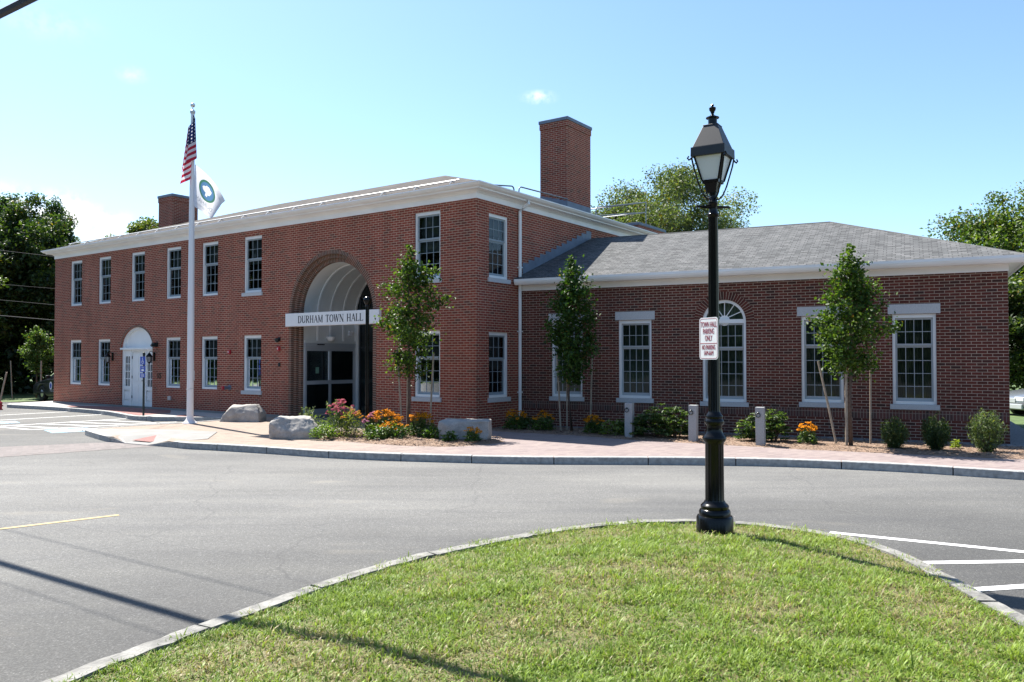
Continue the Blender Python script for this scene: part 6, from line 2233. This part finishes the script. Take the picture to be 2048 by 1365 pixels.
# ------------------------------------------------------------------ access sign post and plain post
hm = T(-11.98, 26.05, 0, math.radians(-35.1))
hc = thing('access_sign_post', 'thin dark post with three small blue parking signs before the white door', 'sign', hm)
B().lathe([(0.033, -0.05), (0.030, 1.94), (0.040, 1.95), (0.045, 2.0), (0.038, 2.05), (0.012, 2.07)], 14).build('post', M_blackm, hc, smooth=True)
for z0, z1, kind in ((1.66, 1.92, 'chair'), (1.42, 1.62, 'van'), (1.24, 1.38, 'note')):
    pn = B().box(-0.15, 0.15, -0.042, -0.036, z0, z1).build('sign_panel', M_blue, hc)
    s = B()
    zc = (z0 + z1) / 2
    if kind == 'chair':
        for i in range(15):
            a0, a1 = math.radians(150 + 16 * i), math.radians(150 + 16 * (i + 1))
            s.face([(r_ * math.cos(a) - 0.01, -0.0435, zc - 0.035 + r_ * math.sin(a)) for r_, a in ((0.048, a0), (0.066, a0), (0.066, a1), (0.048, a1))])
        for x0, x1, za, zb_ in ((-0.03, -0.008, -0.03, 0.05), (-0.03, 0.05, -0.035, -0.015), (0.035, 0.055, -0.09, -0.02), (-0.03, 0.03, 0.01, 0.026), (-0.034, -0.002, 0.06, 0.095)):
            s.face([(x0, -0.0435, zc + za), (x1, -0.0435, zc + za), (x1, -0.0435, zc + zb_), (x0, -0.0435, zc + zb_)])
    elif kind == 'van':
        add_mesh(s, text_mesh('VAN', 0.085, 0.0), Matrix.Translation((0, -0.0435, zc + 0.045)))
        s.face([(-0.07, -0.0435, zc - 0.07), (0.08, -0.0435, zc - 0.07), (0.08, -0.0435, zc - 0.03), (0.03, -0.0435, zc - 0.005), (-0.07, -0.0435, zc - 0.005)])
    else:
        for k in range(3):
            s.face([(x, -0.0435, zc + 0.03 - k * 0.035 + dz) for x, dz in ((-0.09, 0), (0.09, 0), (0.09, 0.015), (-0.09, 0.015))])
    s.build('sign_symbol', M_signw, pn, hm, recalc=False)
bp_ = thing('black_post', 'slim plain black post with a knob top standing before the arched portal', 'post', T(-3.52, 19.45, 0))
B().lathe([(0.11, -0.02), (0.11, 0.05), (0.07, 0.07), (0.05, 0.09)], 18).build('base', M_alu, bp_, smooth=True)
B().lathe([(0.046, 0.05), (0.044, 3.05), (0.044, 3.14)], 18).build('shaft', M_black, bp_, smooth=True)
B().lathe([(0.046, 3.12), (0.055, 3.13), (0.05, 3.16), (0.078, 3.20), (0.095, 3.25), (0.10, 3.29), (0.085, 3.33), (0.06, 3.355), (0.02, 3.37)], 20).build('knob', M_black, bp_, smooth=True)


# ------------------------------------------------------------------ cars
def make_car(name, label, mat_w, paint, seal=False, group=None):
    """sedan: x forward, y left"""
    t = thing(name, label, 'car', mat_w, group)
    hw_ = 0.93
    low = [(-2.62, 0.42), (-2.60, 0.30), (-1.98, 0.24)]
    def archp(cx):
        return [(cx - 0.40 * math.cos(a), 0.30 + 0.40 * math.sin(a)) for a in [math.pi * i / 8 for i in range(9)]]
    pf = [(-2.62, 0.45), (-2.58, 0.28), (-2.0, 0.24)] + archp(-1.52) + [(-1.0, 0.20), (0.9, 0.20)] + archp(1.55) + [(2.05, 0.24), (2.60, 0.27), (2.66, 0.45), (2.60, 0.66), (2.35, 0.78), (1.10, 0.96), (-1.55, 1.00), (-2.50, 0.95), (-2.62, 0.80)]
    b = B()
    pm_ = curve_plate([pf], 2 * hw_, 0.05)
    for v in pm_.vertices:                                  # (x, y front..back, z): centre it and tuck in nose, tail and shoulders
        x, y, z = v.co
        y -= hw_
        k = 1 - 0.10 * max(0, abs(x) - 1.9) / 0.75 - 0.05 * max(0, z - 0.65) / 0.35
        v.co = (x, y * k, z)
    add_mesh(b, pm_)
    # cabin
    cab0 = [(1.05, 0.95), (-1.75, 0.98)]
    prof_c = [(1.12, 0.94, 0.86), (0.35, 1.36, 0.66), (-0.2, 1.44, 0.64), (-0.95, 1.42, 0.64), (-1.85, 0.97, 0.84)]
    cl_ = [b.bm.verts.new((x, w_, z)) for x, z, w_ in prof_c]; cr_ = [b.bm.verts.new((x, -w_, z)) for x, z, w_ in prof_c]
    for i in range(4):
        b.bm.faces.new((cl_[i], cl_[i + 1], cr_[i + 1], cr_[i]))
    b.bm.faces.new(cl_[::-1]); b.bm.faces.new(cr_)
    body = b.build('body', paint, t, smooth=True)
    gmat = mat('car_glass', (0.015, 0.02, 0.03), 0.05, spec=0.9)
    g_ = B()
    def pane(p, q_, s, e, off):
        pass
    for sgn in (1, -1):
        def P(x, z):
            k = (z - 0.95) / (1.44 - 0.95)
            return (x, sgn * (0.855 - 0.21 * k + 0.006), z)
        g_.face([P(0.88, 1.02), P(0.33, 1.33), P(-0.25, 1.395), P(-0.28, 1.02)])
        g_.face([P(-0.34, 1.02), P(-0.31, 1.395), P(-0.88, 1.375), P(-1.55, 1.04)])
    g_.face([(1.10, 0.78, 0.975), (1.10, -0.78, 0.975), (0.40, -0.60, 1.355), (0.40, 0.60, 1.355)])
    g_.face([(-1.80, 0.76, 1.02), (-1.80, -0.76, 1.02), (-1.02, -0.58, 1.405), (-1.02, 0.58, 1.405)])
    for f in g_.bm.faces:
        pass
    g_.build('window', gmat, t)
    for x in (1.55, -1.52):
        for sgn in (1, -1):
            m = Matrix.Translation((x, sgn * 0.80, 0.335)) @ Matrix.Rotation(-sgn * math.pi / 2, 4, 'X')
            w = B().lathe([(0.20, -0.10), (0.31, -0.10), (0.335, -0.07), (0.335, 0.08), (0.31, 0.11), (0.215, 0.115), (0.21, 0.09)], 24, m).build('wheel', M_tire, t, smooth=True)
            B().lathe([(0.21, 0.075), (0.20, 0.085), (0.09, 0.10), (0.06, 0.115), (0.01, 0.12)], 20, m).build('rim', M_rim, w, smooth=True)
    for sgn in (1, -1):
        B().box(2.42, 2.64, sgn * 0.55 - 0.20, sgn * 0.55 + 0.22, 0.56, 0.70).build('headlight', mat('headlight', (0.75, 0.77, 0.8), 0.12, spec=0.8), t, bevel=0.02)
        B().box(0.68, 0.86, min(sgn * 0.88, sgn * 1.06), max(sgn * 0.88, sgn * 1.06), 0.98, 1.12).build('mirror', paint, t, bevel=0.03)
        B().box(-2.64, -2.55, sgn * 0.62 - 0.2, sgn * 0.62 + 0.2, 0.62, 0.80).build('tail_light', M_redp, t, bevel=0.015)
    B().box(2.58, 2.70, -0.75, 0.75, 0.30, 0.46).box(2.60, 2.66, -0.42, 0.42, 0.50, 0.66).build('bumper', M_alu, t, bevel=0.02)
    B().box(-2.3, 2.2, 0.915, 0.945, 0.34, 0.40).build('side_trim', paint, t)
    if seal:
        s = B().lathe([(0.17, 0), (0.17, 0.004)], 24, Matrix.Translation((0.55, 0.93, 0.68)) @ Matrix.Rotation(-math.pi / 2, 4, 'X') @ Matrix.Diagonal((0.8, 1, 1, 1))).build('door_seal', M_signw, t)
        B().lathe([(0.11, 0.004), (0.11, 0.007)], 24, Matrix.Translation((0.55, 0.93, 0.68)) @ Matrix.Rotation(-math.pi / 2, 4, 'X') @ Matrix.Diagonal((0.8, 1, 1, 1))).build('seal_disc', M_blue, s)
        me = text_mesh('POLICE', 0.15, 0.002)
        for v in me.vertices:
            v.co = Vector((-v.co.x + 0.35, 0.948, v.co.z + 0.47))
        finish('door_lettering', me, M_signw, t)
    return t


hd = math.atan2(MU.y, MU.x)
cf = Vector(C0) + MU * 28.2 + MI * 1.5                   # near front corner of the patrol car
cc = cf - MU * 2.65 + MI * 0.93
make_car('police_car', 'dark police car with door emblem, its bonnet showing past the left corner of the building', T(cc.x, cc.y, -0.13, hd) @ Matrix.Diagonal((0.94, 1, 1.08, 1)), mat('car_navy', (0.006, 0.008, 0.013), 0.30, spec=0.3, coat=0.12), True)
make_car('parked_car', 'silver car just showing at the right picture edge beyond the wing', T(19.5, 27.6, -0.13, math.radians(186)), mat('car_silver', (0.22, 0.24, 0.26), 0.25, metal=0.5, coat=0.5))

# ------------------------------------------------------------------ overhead cables


def cable(pts, r_, label, sag=0.0, group='overhead cables'):
    a, b_ = Vector(pts[0]), Vector(pts[-1])
    P = []
    for i in range(25):
        t = i / 24
        q = a.lerp(b_, t); q.z -= sag * 4 * t * (1 - t)
        P.append(q)
    tag(B().tube(P, r_, 6).build('overhead_cable', M_wire, None, None, smooth=True), label, 'cable', group)


cd = Vector((2.65, -1.76, 0)).normalized()
pc = Vector((-6.59, 10.3, 6.36))
cable([pc - cd * 30 + Vector((0, 0, 0.2)), pc + cd * 26 + Vector((0, 0, 0.2))], 0.055, 'thick black cable crossing the top left corner of the sky', 0.2)
q = Vector((-9.5, 13.5, 8.0))
cable([q - cd * 30, q + cd * 26], 0.008, 'thin upper wire overhead whose faint shadow crosses the asphalt')
q = Vector((-7.66, 10.66, 6.5))
cable([q - cd * 30, q + cd * 26], 0.006, 'thin wire overhead close beside the thick cable')
for (z0, z1, rr, lb_) in ((8.62, 8.13, 0.016, 'highest thin wire crossing the dark trees at left'), (6.57, 6.2, 0.012, 'second thin wire crossing the dark trees at left'), (5.68, 5.28, 0.016, 'third wire crossing the dark trees at left'), (4.76, 4.38, 0.032, 'lowest thick pale cable crossing the dark trees at left')):
    k = (z1 - z0) / 3.09
    a = Vector((-44, 38.8, z0 * 0.84 - k * 14.5)); b_ = Vector((-19.6, 38.8, z0 * 0.84 + k * 6.5 + 0.3))
    tag(B().tube([a, a.lerp(b_, 0.5) - Vector((0, 0, 0.1)), b_], rr * 0.6, 6).build('utility_wire', mat('wire_grey', (0.05, 0.05, 0.05), 0.7), None, None), lb_, 'wire', 'wires before the left trees')
